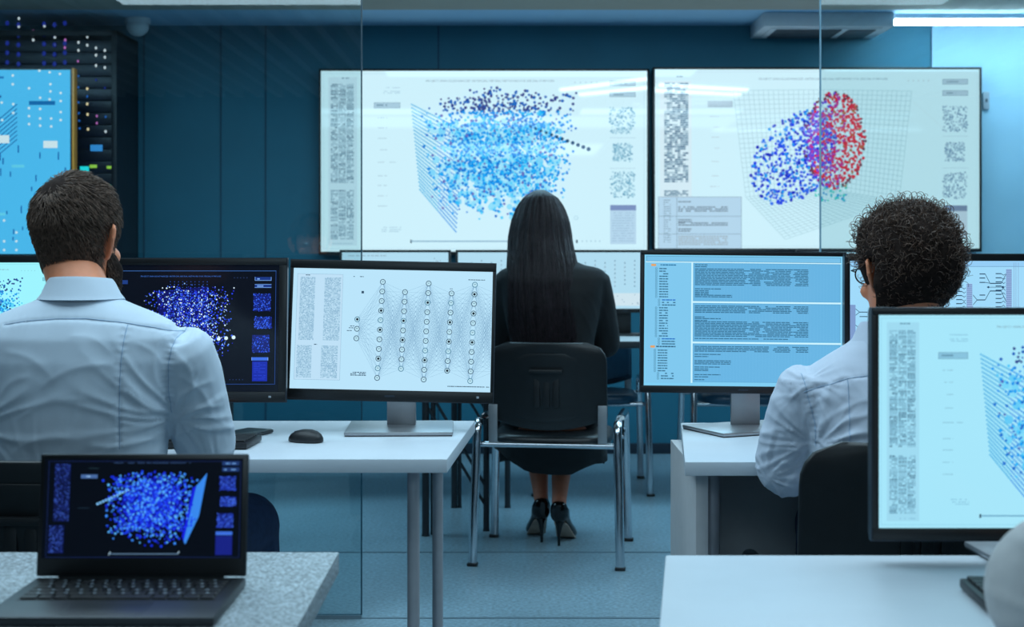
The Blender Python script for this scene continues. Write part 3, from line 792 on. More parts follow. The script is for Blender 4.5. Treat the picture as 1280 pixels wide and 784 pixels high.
# ------------------------------------------------------------------ monitors
def monitor(label,x0,y0,x1,y1,Y,draw,ref,bg,seed,bez=(.008,.008,.016),lean=0.,roll=0.,yaw=0.,stand=None,base_z=DZ,rim=True,neck_w=.036,group=None,basec=None,silver=True,ports=False):
    """outer case given by its photo rectangle at distance Y"""
    k=Y/F; w=(x1-x0)*k; h=(y1-y0)*k; c=at((x0+x1)/2,(y0+y1)/2,Y)
    t=thing('monitor',label,'monitor',(c.x,Y,base_z),group=group)
    zc=c.z-base_z; T=Matrix.Translation((0,0,zc))@Matrix.Rotation(yaw,4,'Z')@Matrix.Rotation(roll,4,'Y')@Matrix.Rotation(lean,4,'X')
    side,top,bot=bez
    cs=MB().box((-w/2,.006,-h/2),(w/2,.03,h/2),.006).box((-w*.3,.03,-h*.3),(w*.3,.05,h*.3),.012); cs.xf(T); mk('casing',cs,M['black_plastic'],t)
    fr=MB().box((-w/2,-.004,-h/2),(w/2,.008,-h/2+bot),.002).box((-w/2,-.004,h/2-top),(w/2,.008,h/2),.002).box((-w/2,-.004,-h/2+bot),(-w/2+side,.008,h/2-top),.001).box((w/2-side,-.004,-h/2+bot),(w/2,.008,h/2-top),.001)
    fr.xf(T); bz=mk('bezel',fr,M['bezel'],t)
    if rim:
        e=.0016; g=MB()
        for a,b in (((-w/2-e,-.003,-h/2-e),(w/2+e,.012,-h/2)),((-w/2-e,-.003,h/2),(w/2+e,.012,h/2+e)),((-w/2-e,-.003,-h/2),(-w/2,.012,h/2)),((w/2,-.003,-h/2),(w/2+e,.012,h/2))): g.box(a,b)
        g.xf(T); mk('rim',g,M['bezel_edge'],bz)
    s=Scr(w-2*side,h-top-bot,bg,ref,seed); draw(s); d=s.build(t)
    d.data.transform(T@Matrix.Translation((0,-.0005,(bot-top)/2)))
    g=MB().box((-.012,-.0046,-h/2+bot*.35),(.012,-.0038,-h/2+bot*.55)); g.xf(T); mk('badge',g,M['bezel_edge'],t)
    g=MB().box((w/2-.04,-.0046,-h/2+bot*.4),(w/2-.034,-.0038,-h/2+bot*.6)); g.xf(T); mk('power_light',g,M['logo'],t)
    m=M['silver'] if silver else M['black_plastic']
    nx,ny,byaw,bw,bd=stand
    mk('neck',MB().box((nx-neck_w,ny,.006),(nx+neck_w,ny+.014,zc+.02),.003),m,t)
    mk('arm_mount',MB().box((nx-.03,.045,zc-.04),(nx+.03,max(ny+.004,.06),zc+.04),.004),M['black_plastic'],t)
    bm=MB().box((-bw/2,-bd/2,.002),(bw/2,bd/2,.011),.004); bm.xf(Matrix.Translation((nx,ny-.03,0))@Matrix.Rotation(byaw,4,'Z')); bs=mk('base',bm,m,t)
    bm=MB().box((-bw/2+.002,-bd/2+.002,0),(bw/2-.002,bd/2-.002,.002)); bm.xf(Matrix.Translation((nx,ny-.03,0))@Matrix.Rotation(byaw,4,'Z')); mk('rubber_foot',bm,M['black_plastic'],bs)
    return t
WARM=(214,240,252)
Yd=3.40
monitor('dark screened monitor with a blue dot cloud, beside the bearded man',93,323,358,502,3.38,draw_dark,(103,333,352,492),(4,7,20),11,bez=(.018,.016,.024),lean=R(-4),stand=(-.0,.09,0,.2,.17))
monitor('monitor with a neural network diagram, nearest the woman on the left desk',361,327,618,501,3.46,draw_nn,(65,95,720,487),(186,228,250),12,bez=(.007,.020,.026),roll=R(1.2),lean=R(-6),stand=(.018,.075,R(2),.26,.23))
monitor('pale cyan monitor at the far left, behind the bearded man',-172,320,88,498,3.42,draw_ann,(28,47,1222,722),(158,244,255),13,bez=(.012,.016,.020),stand=(0,.08,0,.25,.19))
monitor('light blue monitor with a file tree and text listings',801,315,1057,491,3.46,draw_code,(62,72,678,485),(128,206,242),14,bez=(.008,.009,.016),roll=R(.6),lean=R(-2),stand=(.018,.075,R(24),.26,.19))
monitor('monitor with a bus diagram, partly behind the curly haired man',1056,318,1316,496,3.42,draw_flow,(1064,327,1310,485),(160,218,250),15,bez=(.012,.016,.018),stand=(0,.08,0,.25,.19))
monitor('large foreground monitor with a dot cloud, on the bottom right desk',1090,386,1566,675,2.02,draw_ann,(28,47,1222,722),(166,230,250),16,bez=(.009,.009,.017),stand=(.03,.06,R(3),.26,.18),rim=True)
labs=['first of the back row monitors from the left, above the network diagram monitor','second of the back row monitors, left of the woman\'s hair','third of the back row monitors, right of the woman, showing small network columns','fourth of the back row monitors, behind the file listing monitor','fifth of the back row monitors, right end half hidden by the curly hair']
for q in range(5):
    x0=424.5+q*142+(3 if q else 0)
    monitor(labs[q],x0,312.5,x0+139,391,6.95,lambda s:draw_small(s,1 if q in(1,2,4) else 0),(0,0,140,80),(176,220,240),20+q,bez=(.012,.012,.02),stand=(0,.06,0,.22,.12),base_z=.75,silver=False,rim=False,group='monitors on the back desk')

# ------------------------------------------------------------------ chairs
def chair(label,loc,yaw,low=False,dark=False,high=.83):
    VIN=M['blue_vinyl' if low else 'seat_vinyl']; SHELL=M['blue_vinyl' if low else 'black_plastic']
    """stacking chair; local +Y is where the sitter looks"""
    t=thing('visitor_chair',label,'chair',loc,(0,0,yaw),group=None)
    top=high if not low else .735; z0=.545 if not low else .52
    # back shell: grid bent round the sitter
    def shell(inset,y_off,zt,zb,dip):
        n,mm=24,14; vs=[];fs=[]
        hw=.222-inset; rc=max(.015,.075-inset)
        for i in range(mm+1):
            v=i/mm
            for q in range(n+1):
                u=q/n*2-1
                zb_=zb-dip*(1-u*u); z=zb_+(zt-zb_)*v
                x=u*hw
                dz=zt-z                                       # round the upper corners
                lim=hw
                if dz<rc: lim=hw-rc+math.sqrt(max(0,rc*rc-(rc-dz)**2))
                x=u*lim
                y=-.235-(z-.5)*.16+ .045*(1-(u)**2)*-1*.8+.036
                vs.append((x,y+y_off,z))
        for i in range(mm):
            for q in range(n): a=i*(n+1)+q; fs.append((a,a+1,a+n+2,a+n+1))
        return vs,fs
    def solid(inset,y0,y1,zt,zb,dip):
        v0,f0=shell(inset,y0,zt,zb,dip); v1,f1=shell(inset,y1,zt,zb,dip)
        n=24; mm=14; o=len(v0); fs=list(f0)+[tuple(i+o for i in f[::-1]) for f in f1]
        rim=[i for i in range(n+1)]+[i*(n+1)+n for i in range(1,mm+1)]+[mm*(n+1)+q for q in range(n-1,-1,-1)]+[i*(n+1) for i in range(mm-1,0,-1)]
        for a,b in zip(rim,rim[1:]+rim[:1]): fs.append((b,a,a+o,b+o))
        return MB().add(v0+v1,fs)
    def rounded(g,off):
        bm=bmesh.new(); me=g.mesh('t'); bm.from_mesh(me)
        bmesh.ops.recalc_face_normals(bm,faces=bm.faces[:])
        es=[e for e in bm.edges if len(e.link_faces)==2 and e.calc_face_angle(0)>R(55)]
        bmesh.ops.bevel(bm,geom=es,offset=off,segments=3,affect='EDGES',profile=.5)
        bm.to_mesh(me); bm.free(); return me
    mk('backrest_shell',rounded(solid(0,-.012,.006,top,z0,.045),.006),SHELL,t)
    mk('back_panel',rounded(solid(.036,-.0165,-.0118,top-.04,z0+.03,.043),.0025),M['black_plastic'],t)
    mk('back_cushion',rounded(solid(.01,.006,.034,top-.012,z0+.015,.04),.012),VIN,t)
    def by(z): return -.235-(z-.5)*.16+.0
    g=MB()
    for x in (-.036,0,.036): g.box((x-.012,by(.66)-.0262,top-.24),(x+.012,by(.66)-.012,top-.115),.004)
    g.xf(Matrix.Translation((0,.006,0)))
    rb=mk('vent_ribs',g,M['black_plastic'],t)
    mk('vent_cap',MB().box((-.062,by(top-.1)-.034,top-.112),(.062,by(top-.1)-.012,top-.098),.004),M['black_plastic'],rb)
    # seat
    n=20; st=MB(); 
    def seat_ring(z,k,sag=0.): 
        out=[]
        for q in range(36):
            th=2*math.pi*q/36; c,s_=math.cos(th),math.sin(th)
            x=.228*k*math.copysign(abs(c)**.45,c); y=.215*k*math.copysign(abs(s_)**.55,s_)
            out.append((x,y+.0,z-sag*(1 if y>0 else .3)*abs(y)))
        return out
    rs=[seat_ring(.428,.9),seat_ring(.432,.97),seat_ring(.445,1.0),seat_ring(.462,1.0),seat_ring(.474,.96),seat_ring(.478,.85)]
    vs=[p for r in rs for p in r]; fs=[]
    for i in range(len(rs)-1):
        for q in range(36): fs.append((i*36+q,i*36+(q+1)%36,(i+1)*36+(q+1)%36,(i+1)*36+q))
    fs.append(tuple(range(36))[::-1]); fs.append(tuple(5*36+q for q in range(36)))
    mk('seat',MB().add(vs,fs),VIN,t,smooth=60)
    fm=M['chrome'] if not dark else M['leg']
    for sx in (-1,1):
        x=sx*.262
        mk('back_upright',MB().box((sx*.205-.017,-.243,.44),(sx*.205+.017,-.235,z0+.05),.003).xf(Matrix.Translation((0,.002,0))),M['silver'],t)
        def arc(cy,cz,r,a0,a1,k=6): return [(x,cy+r*math.cos(R(a0+(a1-a0)*i/k)),cz+r*math.sin(R(a0+(a1-a0)*i/k))) for i in range(k+1)]
        up=arc(-.215,.485,.045,170,90)
        mk('leg',MB().tube([(x+sx*.012,-.29,.0),(x+sx*.008,-.278,.2)]+up+[(x,-.08,.531)],[(.0125,.0165)]*(len(up)+3),12,up=(0,1,0.01)),fm,t)
        dn=arc(.175,.485,.045,90,10)
        mk('leg',MB().tube([(x,-.08,.531)]+dn+[(x+sx*.006,.235,.2),(x+sx*.01,.24,.0)],[(.0125,.0165)]*(len(dn)+3),12,up=(0,1,0.01)),fm,t)
        for y in (-.29,.24): mk('foot_cap',MB().box((x+sx*.012-.019,y-.017,0),(x+sx*.012+.019,y+.017,.012),.003),M['black_plastic'],t)
    for y,z in ((-.236,.445),(.17,.43)):
        mk('cross_bar',MB().tube([(-.262,y,z),(.262,y,z)],.011,10),fm,t)
    return t
CH_W=(.165,5.53,0)
chair('black stacking chair with chrome legs that the woman sits on',CH_W,R(-8))
chair('low dark chair pushed under the back desk, right of the woman',(.385,7.0,0),R(180),low=True)
chair('low dark chair under the back desk, behind the file listing monitor',(1.13,7.0,0),R(180),low=True)
chair('black chair under the bearded man in the blue shirt',(-.85,2.79,0),R(0),high=.805)
chair('black chair under the curly haired man',(.757,2.82,0),R(-3))
chair('black chair at the bottom right foreground desk',(.95,1.12,0),0)

# ------------------------------------------------------------------ laptop, keyboards, mouse
hy=gp(177,722,DZ+.012)[1]; hx=(177-640)*hy/F
lw,ld=.279,.205
t=thing('laptop','open dark grey laptop showing a blue dot cloud','laptop',(hx,hy-ld/2,DZ),(0,0,R(0)))
mk('base',MB().box((-lw/2,-ld/2,.001),(lw/2,ld/2,.0125),.004),M['lap'],t)
mk('keyboard_well',MB().box((-lw/2+.016,-.022,.0121),(lw/2-.016,ld/2-.018,.0128)),M['key'],t)
mk('touchpad',MB().box((-.05,-ld/2+.012,.0122),(.05,-.03,.0129),.0003),M['lap'],t)
def keys(t,x0,x1,y0,y1,z,rows,h=.0022):
    me={}
    n=len(rows); dy=(y1-y0)/n
    for r,row in enumerate(rows):
        tot=sum(row); x=x0
        for wd in row:
            W=(x1-x0)*wd/tot
            kk=round(W,4)
            if kk not in me:
                o=mk('key',MB().box((-W/2+.0012,-dy/2+.0012,0),(W/2-.0012,dy/2-.0012,h),.0008,1),M['key'],t)
                me[kk]=o.data
            else:
                o=bpy.data.objects.new('key',me[kk]); COL.objects.link(o); o.parent=t
            o.location=(x+W/2,y1-(r+.5)*dy,z); x+=W
ROWS=[[1]*14,[1]*13+[1.5],[1.5]+[1]*12+[1.3],[1.8]+[1]*11+[2],[2.2]+[1]*10+[2.4],[1.2,1,1,5.6,1,1,1.2,1]]
keys(t,-lw/2+.018,lw/2-.018,-.020,ld/2-.020,.0127,ROWS)
lg=MB(); rr=random.Random(4)
for r in range(5):
    for q in range(13):
        x=-lw/2+.03+q*.0178+(r%3)*.004; y=ld/2-.0295-r*.0166
        lg.box((x-.002,y-.0022,.0149),(x+.002,y+.0022,.01495))
mk('key_legends',lg,M['legend'],t)
lean=R(7); sh=.163
T=Matrix.Translation((0,ld/2-.004,.012))@Matrix.Rotation(-lean,4,'X')
g=MB().box((-lw/2,0,.002),(lw/2,.006,sh),.003); g.xf(T); ld_=mk('lid',g,M['lap'],t)
g=MB().box((-lw/2+.002,-.0012,.004),(lw/2-.002,.0003,sh-.002),.0005); g.xf(T); mk('bezel',g,M['bezel'],ld_)
s=Scr(lw-.014,sh-.032,(3,6,16),(185,75,905,465),31); draw_dark_alt(s); d=s.build(ld_); d.data.transform(T@Matrix.Translation((0,-.0016,.026+(sh-.032)/2)))
g=MB().tube([(-lw/2+.03,ld/2-.002,.010),(lw/2-.03,ld/2-.002,.010)],.005,10); mk('hinge',g,M['key'],t)

t=thing('keyboard','black keyboard under the bearded man\'s hands','keyboard',(-.80,3.25,DZ),(0,0,R(-4)))
mk('tray',MB().box((-.215,-.07,.002),(.215,.07,.016),.004),M['black_plastic'],t)
KR=[[1]*15,[1]*13+[2],[1.5]+[1]*12+[1.5],[1.8]+[1]*11+[2.2],[2.3]+[1]*10+[2.7],[1.3,1.3,1.3,6,1.3,1.3,1.3,1.3]]
keys(t,-.208,.208,-.062,.062,.0155,KR,.005)
t=thing('phone','flat black phone lying behind the keyboard on the left desk','phone',(-.645,3.40,DZ),(0,0,R(-24)))
mk('body',MB().box((-.038,-.078,0.001),(.038,.078,.010),.004),M['black_plastic'],t); mk('glass_face',MB().box((-.034,-.074,.0098),(.034,.074,.0104),.0002),M['bezel'],t)
mp=gp(380,555,DZ)
t=thing('computer_mouse','black wireless mouse on the left desk','mouse',(mp[0],mp[1]+.03,DZ),(0,0,R(68)))
vs=[];fs=[]
rs=[(.000,.9),(.004,1.0),(.012,.98),(.022,.86),(.030,.62),(.0345,.3)]
for z,kk in rs:
    for q in range(28):
        th=2*math.pi*q/28; c,s_=math.cos(th),math.sin(th)
        vs.append((.8*.031*kk*math.copysign(abs(c)**.8,c),.8*.054*kk*math.copysign(abs(s_)**.85,s_)-(.006*(1-kk)),.85*z))
for i in range(5):
    for q in range(28): fs.append((i*28+q,i*28+(q+1)%28,(i+1)*28+(q+1)%28,(i+1)*28+q))
fs.append(tuple(range(28))[::-1]); fs.append(tuple(5*28+q for q in range(28)))
mk('shell',MB().add(vs,fs),M['black_plastic'],t,smooth=70)
mk('button_split',MB().box((-.0005,.008,.0222),(.0005,.030,.0245)),M['bezel_edge'],t)
mk('scroll_wheel',MB().tube([(-.003,.024,.0185),(.003,.024,.0185)],.0065,14),M['bezel_edge'],t)
a=gp(1203,733,DZ+.01)
t=thing('keyboard','black keyboard at the grey sleeved elbow on the bottom right desk','keyboard',(a[0]+.215,a[1]-.05,DZ),(0,0,R(-3)))
mk('tray',MB().box((-.215,-.065,.002),(.215,.065,.015),.004),M['black_plastic'],t)
keys(t,-.208,.208,-.058,.058,.0145,KR,.005)
# ------------------------------------------------------------------ people
HEADR=[(-.120,.062,.022,.020,.020),(-.112,.050,.036,.042,.03),(-.095,.035,.050,.058,.045),(-.07,.018,.061,.074,.058),(-.04,.004,.069,.088,.078),
       (-.01,.0,.0735,.093,.092),(.02,-.002,.0755,.095,.099),(.05,-.004,.0735,.089,.098),(.075,-.006,.065,.074,.084),(.095,-.008,.050,.054,.064),(.108,-.010,.030,.032,.04),(.114,-.01,.008,.008,.01)]
def head_xyz(th,z,grow=0.):
    """point of the head surface at bearing th (90 deg = nose) and height z, in head coordinates"""
    z=max(-.12,min(.1139,z))
    for a,b in zip(HEADR[:-1],HEADR[1:]):
        if a[0]<=z<=b[0]:
            f=(z-a[0])/(b[0]-a[0]); f2=f
            r=[a[i]+(b[i]-a[i])*f2 for i in range(5)]; break
    c,s=math.cos(th),math.sin(th)
    ry=r[3] if s>0 else r[4]
    return Vector((r[2]*c, r[1]+ry*s, z))
def head_geo(g,T):
    st=len(g.v)
    zs=[]; 
    for a,b in zip(HEADR[:-1],HEADR[1:]):
        zs+= [a[0],(a[0]+b[0])/2]
    zs.append(HEADR[-1][0]); n=36; vs=[];fs=[]
    for z in zs:
        for q in range(n): vs.append(head_xyz(2*math.pi*q/n,z))
    k=len(zs)
    for i in range(k-1):
        for q in range(n): fs.append((i*n+q,i*n+(q+1)%n,(i+1)*n+(q+1)%n,(i+1)*n+q))
    fs.append(tuple(range(n))[::-1]); fs.append(tuple((k-1)*n+q for q in range(n)))
    g.add(vs,fs)
    g.tube([(0,.086,.022),(0,.098,.0),(0,.110,-.026),(0,.098,-.036)],[.007,.009,.013,.010],10)       # nose
    for s in (-1,1):
        g.ell((s*.010,.100,-.030),(.009,.009,.008),8,6)
        g.tube([(s*.014,.088,.033),(s*.034,.084,.038),(s*.052,.066,.032)],[.006,.007,.005],8)        # brow
        g.ell((s*.032,.080,.012),(.015,.010,.008),10,6)                                              # lids
        g.ell((s*.045,.064,-.025),(.022,.02,.018),10,8)                                              # cheek
        # ear: rim, bowl and lobe
        rim=[(s*.074,.010,.004),(s*.083,.006,.022),(s*.093,-.007,.031),(s*.102,-.019,.023),(s*.101,-.021,.004),(s*.091,-.013,-.015),(s*.080,-.004,-.028)]
        g.tube(rim,[.0045,.005,.0055,.0055,.005,.0055,.006],8)
        g.tube([(s*.072,.004,.002),(s*.086,-.008,.004),(s*.098,-.018,.006)],[(.020,.006),(.021,.004),(.014,.0035)],12,up=(0,0,1)); g.ell((s*.077,-.002,-.027),(.006,.008,.009),8,6)
    g.tube([(-.022,.093,-.062),(0,.102,-.060),(.022,.093,-.062)],[.004,.006,.004],8); g.tube([(-.018,.092,-.071),(0,.100,-.072),(.018,.092,-.071)],[.004,.006,.004],8)
    g.ell((0,.082,-.105),(.022,.016,.014),10,8)
    g.xf(T,st)
def hand_geo(g,wrist,f,n,side):
    """f: pointing direction, n: back of the hand, side +1 thumb on the -cross side"""
    f=Vector(f).normalized(); n=Vector(n); n=(n-f*n.dot(f)).normalized(); l=f.cross(n)*side      # l points to the thumb
    W=Vector(wrist)
    g.tube([W-f*.02,W+f*.02,W+f*.055,W+f*.092],[(.018,.026),(.016,.033),(.014,.041),(.010,.040)],14,up=n)
    for k,(off,ln) in enumerate(((.031,.072),(.0105,.080),(-.0105,.075),(-.031,.058))):
        b=W+f*.088+l*off; p=b; d=f; pts=[b-f*.012,b]; 
        for q,(fr,bend) in enumerate(((.45,14),(.30,24),(.25,20))):
            d=(d*math.cos(R(bend))-n*math.sin(R(bend))).normalized(); n2=n
            p=p+d*ln*fr; pts.append(p)
        g.tube(pts,[.0088,.0088,.0082,.0076,.0062],10)
    b=W+f*.028+l*.030
    g.tube([b-l*.012,b+f*.02+l*.020-n*.006,b+f*.048+l*.030-n*.014,b+f*.070+l*.030-n*.020],[.014,.0115,.0098,.0075],10)
def strands(P,r0,r1):
    """N x K x 3 points -> one mesh of tapering three-sided hairs"""
    N,K,_=P.shape
    t=np.gradient(P,axis=1); t/= np.linalg.norm(t,axis=2,keepdims=True)+1e-9
    a=RNG.normal(size=(N,1,3)); e1=np.cross(t,np.broadcast_to(a,t.shape)); e1/=np.linalg.norm(e1,axis=2,keepdims=True)+1e-9
    e2=np.cross(t,e1); r=np.linspace(r0,r1,K)[None,:,None]
    V=np.empty((N,K,3,3))
    for j in range(3):
        an=2*math.pi*j/3; V[:,:,j,:]=P+(e1*math.cos(an)+e2*math.sin(an))*r
    V=V.reshape(-1,3)
    base=(np.arange(N)*K*3)[:,None,None]; i=(np.arange(K-1)*3)[None,:,None]; j=np.arange(3)[None,None,:]; j2=(j+1)%3
    Fq=np.stack([base+i+j,base+i+j2,base+i+3+j2,base+i+3+j],axis=-1).reshape(-1,4)
    me=bpy.data.meshes.new('strands')
    me.vertices.add(len(V)); me.vertices.foreach_set('co',V.astype(np.float32).ravel())
    me.loops.add(Fq.size); me.loops.foreach_set('vertex_index',Fq.astype(np.int32).ravel())
    me.polygons.add(len(Fq)); me.polygons.foreach_set('loop_start',np.arange(0,Fq.size,4,dtype=np.int32)); 
    me.update(calc_edges=True); me.validate()
    return me
def cap_geo(hair,T,nz=44,nt=72,zmin=-.119):
    """hair(th,z) -> thickness; below zero the cap dives under the skin"""
    vs=[];fs=[]
    for i in range(nz+1):
        z=zmin+(.1135-zmin)*(1-(1-i/nz)**1.5)
        for q in range(nt):
            th=2*math.pi*q/nt; p=head_xyz(th,z); h=hair(th,z)
            nn=Vector((p.x/.075**2,(p.y)/.095**2,max(0,p.z-.0)/.10**2)).normalized()
            vs.append(T@(p+nn*h))
    for i in range(nz):
        for q in range(nt): fs.append((i*nt+q,i*nt+(q+1)%nt,(i+1)*nt+(q+1)%nt,(i+1)*nt+q))
    fs.append(tuple(nz*nt+q for q in range(nt))); fs.append(tuple(range(nt))[::-1])
    return MB().add(vs,fs)
def hair_pts(hair,n,rnd,zlo=-.118):
    out=[]
    while len(out)<n:
        # uniform over a rough ellipsoid
        v=Vector((rnd.gauss(0,1),rnd.gauss(0,1),rnd.gauss(0,1))).normalized()
        z=v.z*.114 if v.z>0 else v.z*.119
        th=math.atan2(v.y,v.x); 
        h=hair(th,z)
        if h>.0012:
            p=head_xyz(th,min(z,.1138)); nn=Vector((p.x/.075**2,p.y/.095**2,max(-.02,p.z)/.10**2)).normalized()
            out.append((p,nn,h,th,z))
    return out

def fold_displace(me,folds,puckers=(),back=True,namp=.0022,nscale=9.,pulls=()):
    """cloth creases: folds are (x0,z0,x1,z1,height,width) ridges as seen from behind, in world metres"""
    n=len(me.vertices); co=np.empty(n*3,np.float32); me.vertices.foreach_get('co',co); co=co.reshape(-1,3).astype(float)
    no=np.empty(n*3,np.float32); me.vertices.foreach_get('normal',no); no=no.reshape(-1,3).astype(float)
    wgt=np.clip(.35-no[:,1],0,1)
    wgt=np.clip(wgt*1.6,0,1)
    d=np.zeros(n)
    for x0,z0,x1,z1,am,wd in folds:
        a=np.array([x0,z0]); b=np.array([x1,z1]); ab=b-a; L2=ab@ab
        pz=co[:,[0,2]]-a; t=np.clip(pz@ab/L2,0,1); nv=np.array([-ab[1],ab[0]])/math.sqrt(L2)
        bend=.012*np.sin(t*math.pi)*np.sign(am)
        q=(pz-np.outer(t,ab)); dist=np.hypot(q[:,0],q[:,1]); sg=q@nv
        dist=np.abs(dist*np.sign(sg+1e-9)-bend)
        ends=np.clip(np.minimum(t+.15,1.15-t)*4,0,1)
        u=(dist/(wd*.85))**2
        dist=np.hypot(dist,.0012); d+=am*(1.0*np.exp(-dist/(wd*.55))-.45*np.exp(-(dist/(wd*1.7))**2))*ends
    for x0,z0,x1,z1,am,fr in puckers:
        a=np.array([x0,z0]); b=np.array([x1,z1]); ab=b-a; L=math.hypot(*ab)
        pz=co[:,[0,2]]-a; t=pz@ab/(L*L); q=(pz-np.outer(np.clip(t,0,1),ab)); dist=np.hypot(q[:,0],q[:,1])
        d+= (am*np.sin(t*L*fr*2*math.pi)*np.exp(-(dist/.009)**2) - .0022*np.exp(-(dist/.0035)**2))*((t>0)&(t<1))
    for (x0,z0,reach,am,ka,kr,sd) in pulls:            # creases that run together in one point, as at an armpit
        vx=co[:,0]-x0; vz=co[:,2]-z0; rr_=np.hypot(vx,vz); an=np.arctan2(vz,vx)
        sel=np.nonzero((rr_<reach*2.2)&(wgt>.02))[0]
        for i in sel:
            q=noise.noise(Vector((math.cos(an[i])*ka+sd,math.sin(an[i])*ka,rr_[i]*kr)))+.35*noise.noise(Vector((math.cos(an[i])*ka*2.1,math.sin(an[i])*ka*2.1+sd,rr_[i]*kr*1.5)))
            k=max(0,1-abs(q)*2.6); d[i]+=am*(k**1.6-.28)*math.exp(-(rr_[i]/reach)**2)*min(1,rr_[i]/.035)
    d*=wgt
    nz=np.array([noise.noise(Vector((p[0]*nscale,p[1]*nscale,p[2]*nscale*.6)))+.5*noise.noise(Vector((p[0]*nscale*2.3+5,p[1]*nscale*2.3,p[2]*nscale*1.6))) for p in co])
    co=co+no*(d+nz*namp)[:,None]
    me.vertices.foreach_set('co',co.astype(np.float32).ravel()); me.update()
def seam_line(me,path,r=.0007,ystart=0.,n=60,lift=.0004):
    bv=BVHTree.FromPolygons([q.co.copy() for q in me.vertices],[tuple(p.vertices) for p in me.polygons])
    pts=[]; tot=[0]
    for a,b in zip(path[:-1],path[1:]): tot.append(tot[-1]+math.hypot(b[0]-a[0],b[1]-a[1]))
    for i in range(n+1):
        s=tot[-1]*i/n
        for k in range(len(path)-1):
            if tot[k]<=s<=tot[k+1]+1e-9:
                f=(s-tot[k])/(tot[k+1]-tot[k]); x=path[k][0]+(path[k+1][0]-path[k][0])*f; z=path[k][1]+(path[k+1][1]-path[k][1])*f; break
        hit=bv.ray_cast(Vector((x,ystart,z)),Vector((0,1,0)))
        if hit[0]: pts.append(hit[0]+hit[1]*lift)
    return MB().tube(pts,r,6) if len(pts)>2 else None

def seated_body(head_T,neck_base,torso,armL,armR,legL,legR,hands,vox=.0045):
    """one continuous figure; arms are [shoulder, elbow, wrist], legs [hip, knee, ankle, toe]"""
    g=MB(); head_geo(g,head_T)
    nb=Vector(neck_base); nt=head_T@Vector((0,-.022,-.05))
    g.tube([nb-Vector((0,0,.05)),nb,(nb+nt)/2,nt,head_T@Vector((0,-.01,-.01))],[.068,.060,.056,.055,.05],20)
    g.rings(torso,32,2.2)
    for arm in (armL,armR):
        s,e,w=[Vector(p) for p in arm]
        s=s+Vector((0,0,-.035)); g.ell(s,(.040,.042,.040)); g.tube([s,s.lerp(e,.5),e,e.lerp(w,.3),w],[.040,.042,.036,.036,.026],14)
    for (w,f,n,sd) in hands: hand_geo(g,w,f,n,sd)
    for leg in (legL,legR):
        h,k,a,t=[Vector(p) for p in leg]
        g.tube([h,h.lerp(k,.5),k],[.078,.068,.052],16); g.ell(k,(.054,.054,.054)); g.tube([k,k.lerp(a,.3),k.lerp(a,.7),a],[.051,.053,.042,.034],14)
        g.tube([a+Vector((0,-.03,-.035)),a.lerp(t,.4)+Vector((0,0,-.02)),t],[(.03,.032),(.03,.038),(.016,.034)],12,up=(0,0,1))
        g.ell(a,(.036,.04,.04))
    return remesh(g,vox,3)
def trousers_geo(legL,legR,hipz,cx,cy,grow=1.0,vox=.007):
    g=MB()
    g.rings([(hipz-.09,cx,cy+.02,.15,.11),(hipz-.04,cx,cy+.01,.178,.135),(hipz+.06,cx,cy,.176,.125),(hipz+.17,cx,cy,.166,.115)],28)
    for leg in (legL,legR):
        h,k,a,t=[Vector(p) for p in leg]
        g.tube([h,h.lerp(k,.5),k],[.098,.09,.077],18); g.ell(k,(.077,.077,.078)); g.tube([k,k.lerp(a,.35),k.lerp(a,.85),a+Vector((0,0,.01))],[.074,.072,.062,.062],16)
    return remesh(g,vox,5)
def shoe_geo(a,t):
    a=Vector(a); t=Vector(t); d=(t-a); d.z=0; d.normalize(); g=MB()
    h=Vector((a.x,a.y,0))-d*.05
    g.tube([h+Vector((0,0,.055)),h+d*.02+Vector((0,0,.052)),h+d*.09+Vector((0,0,.046)),h+d*.17+Vector((0,0,.034)),h+d*.25+Vector((0,0,.026)),h+d*.275+Vector((0,0,.022))],[(.035,.028),(.05,.037),(.044,.041),(.033,.046),(.024,.04),(.008,.018)],16,up=(0,0,1))
    sole=MB()
    pts=[]
    for q in range(28):
        th=2*math.pi*q/28; l=math.cos(th); w=math.sin(th); p=h+d*(.112+.165*l)+Vector((-d.y,d.x,0))*(.041*w*(1 if l>-.2 else .85)); pts.append((p.x,p.y))
    sole.prism(pts,0,.014,.002)
    return g,sole
def dress_feet(t,legs,m=None):
    for leg in legs:
        g,s=shoe_geo(leg[2],leg[3]); o=mk('shoe',g,m or M['shoe'],t,world=True); mk('sole',s,M['black_plastic'],o,world=True)
def person(name,me,label,skin='skin'):
    o=mk('person',me,M[skin],None,smooth=180); tag(o,label,'person'); return o
def eyes(t,T):
    for s in (-1,1):
        e=mk('eye',MB().ell((s*.032,.0835,.011),(.010,.0085,.0065),12,8).xf(T),M['eye'],t,smooth=180)

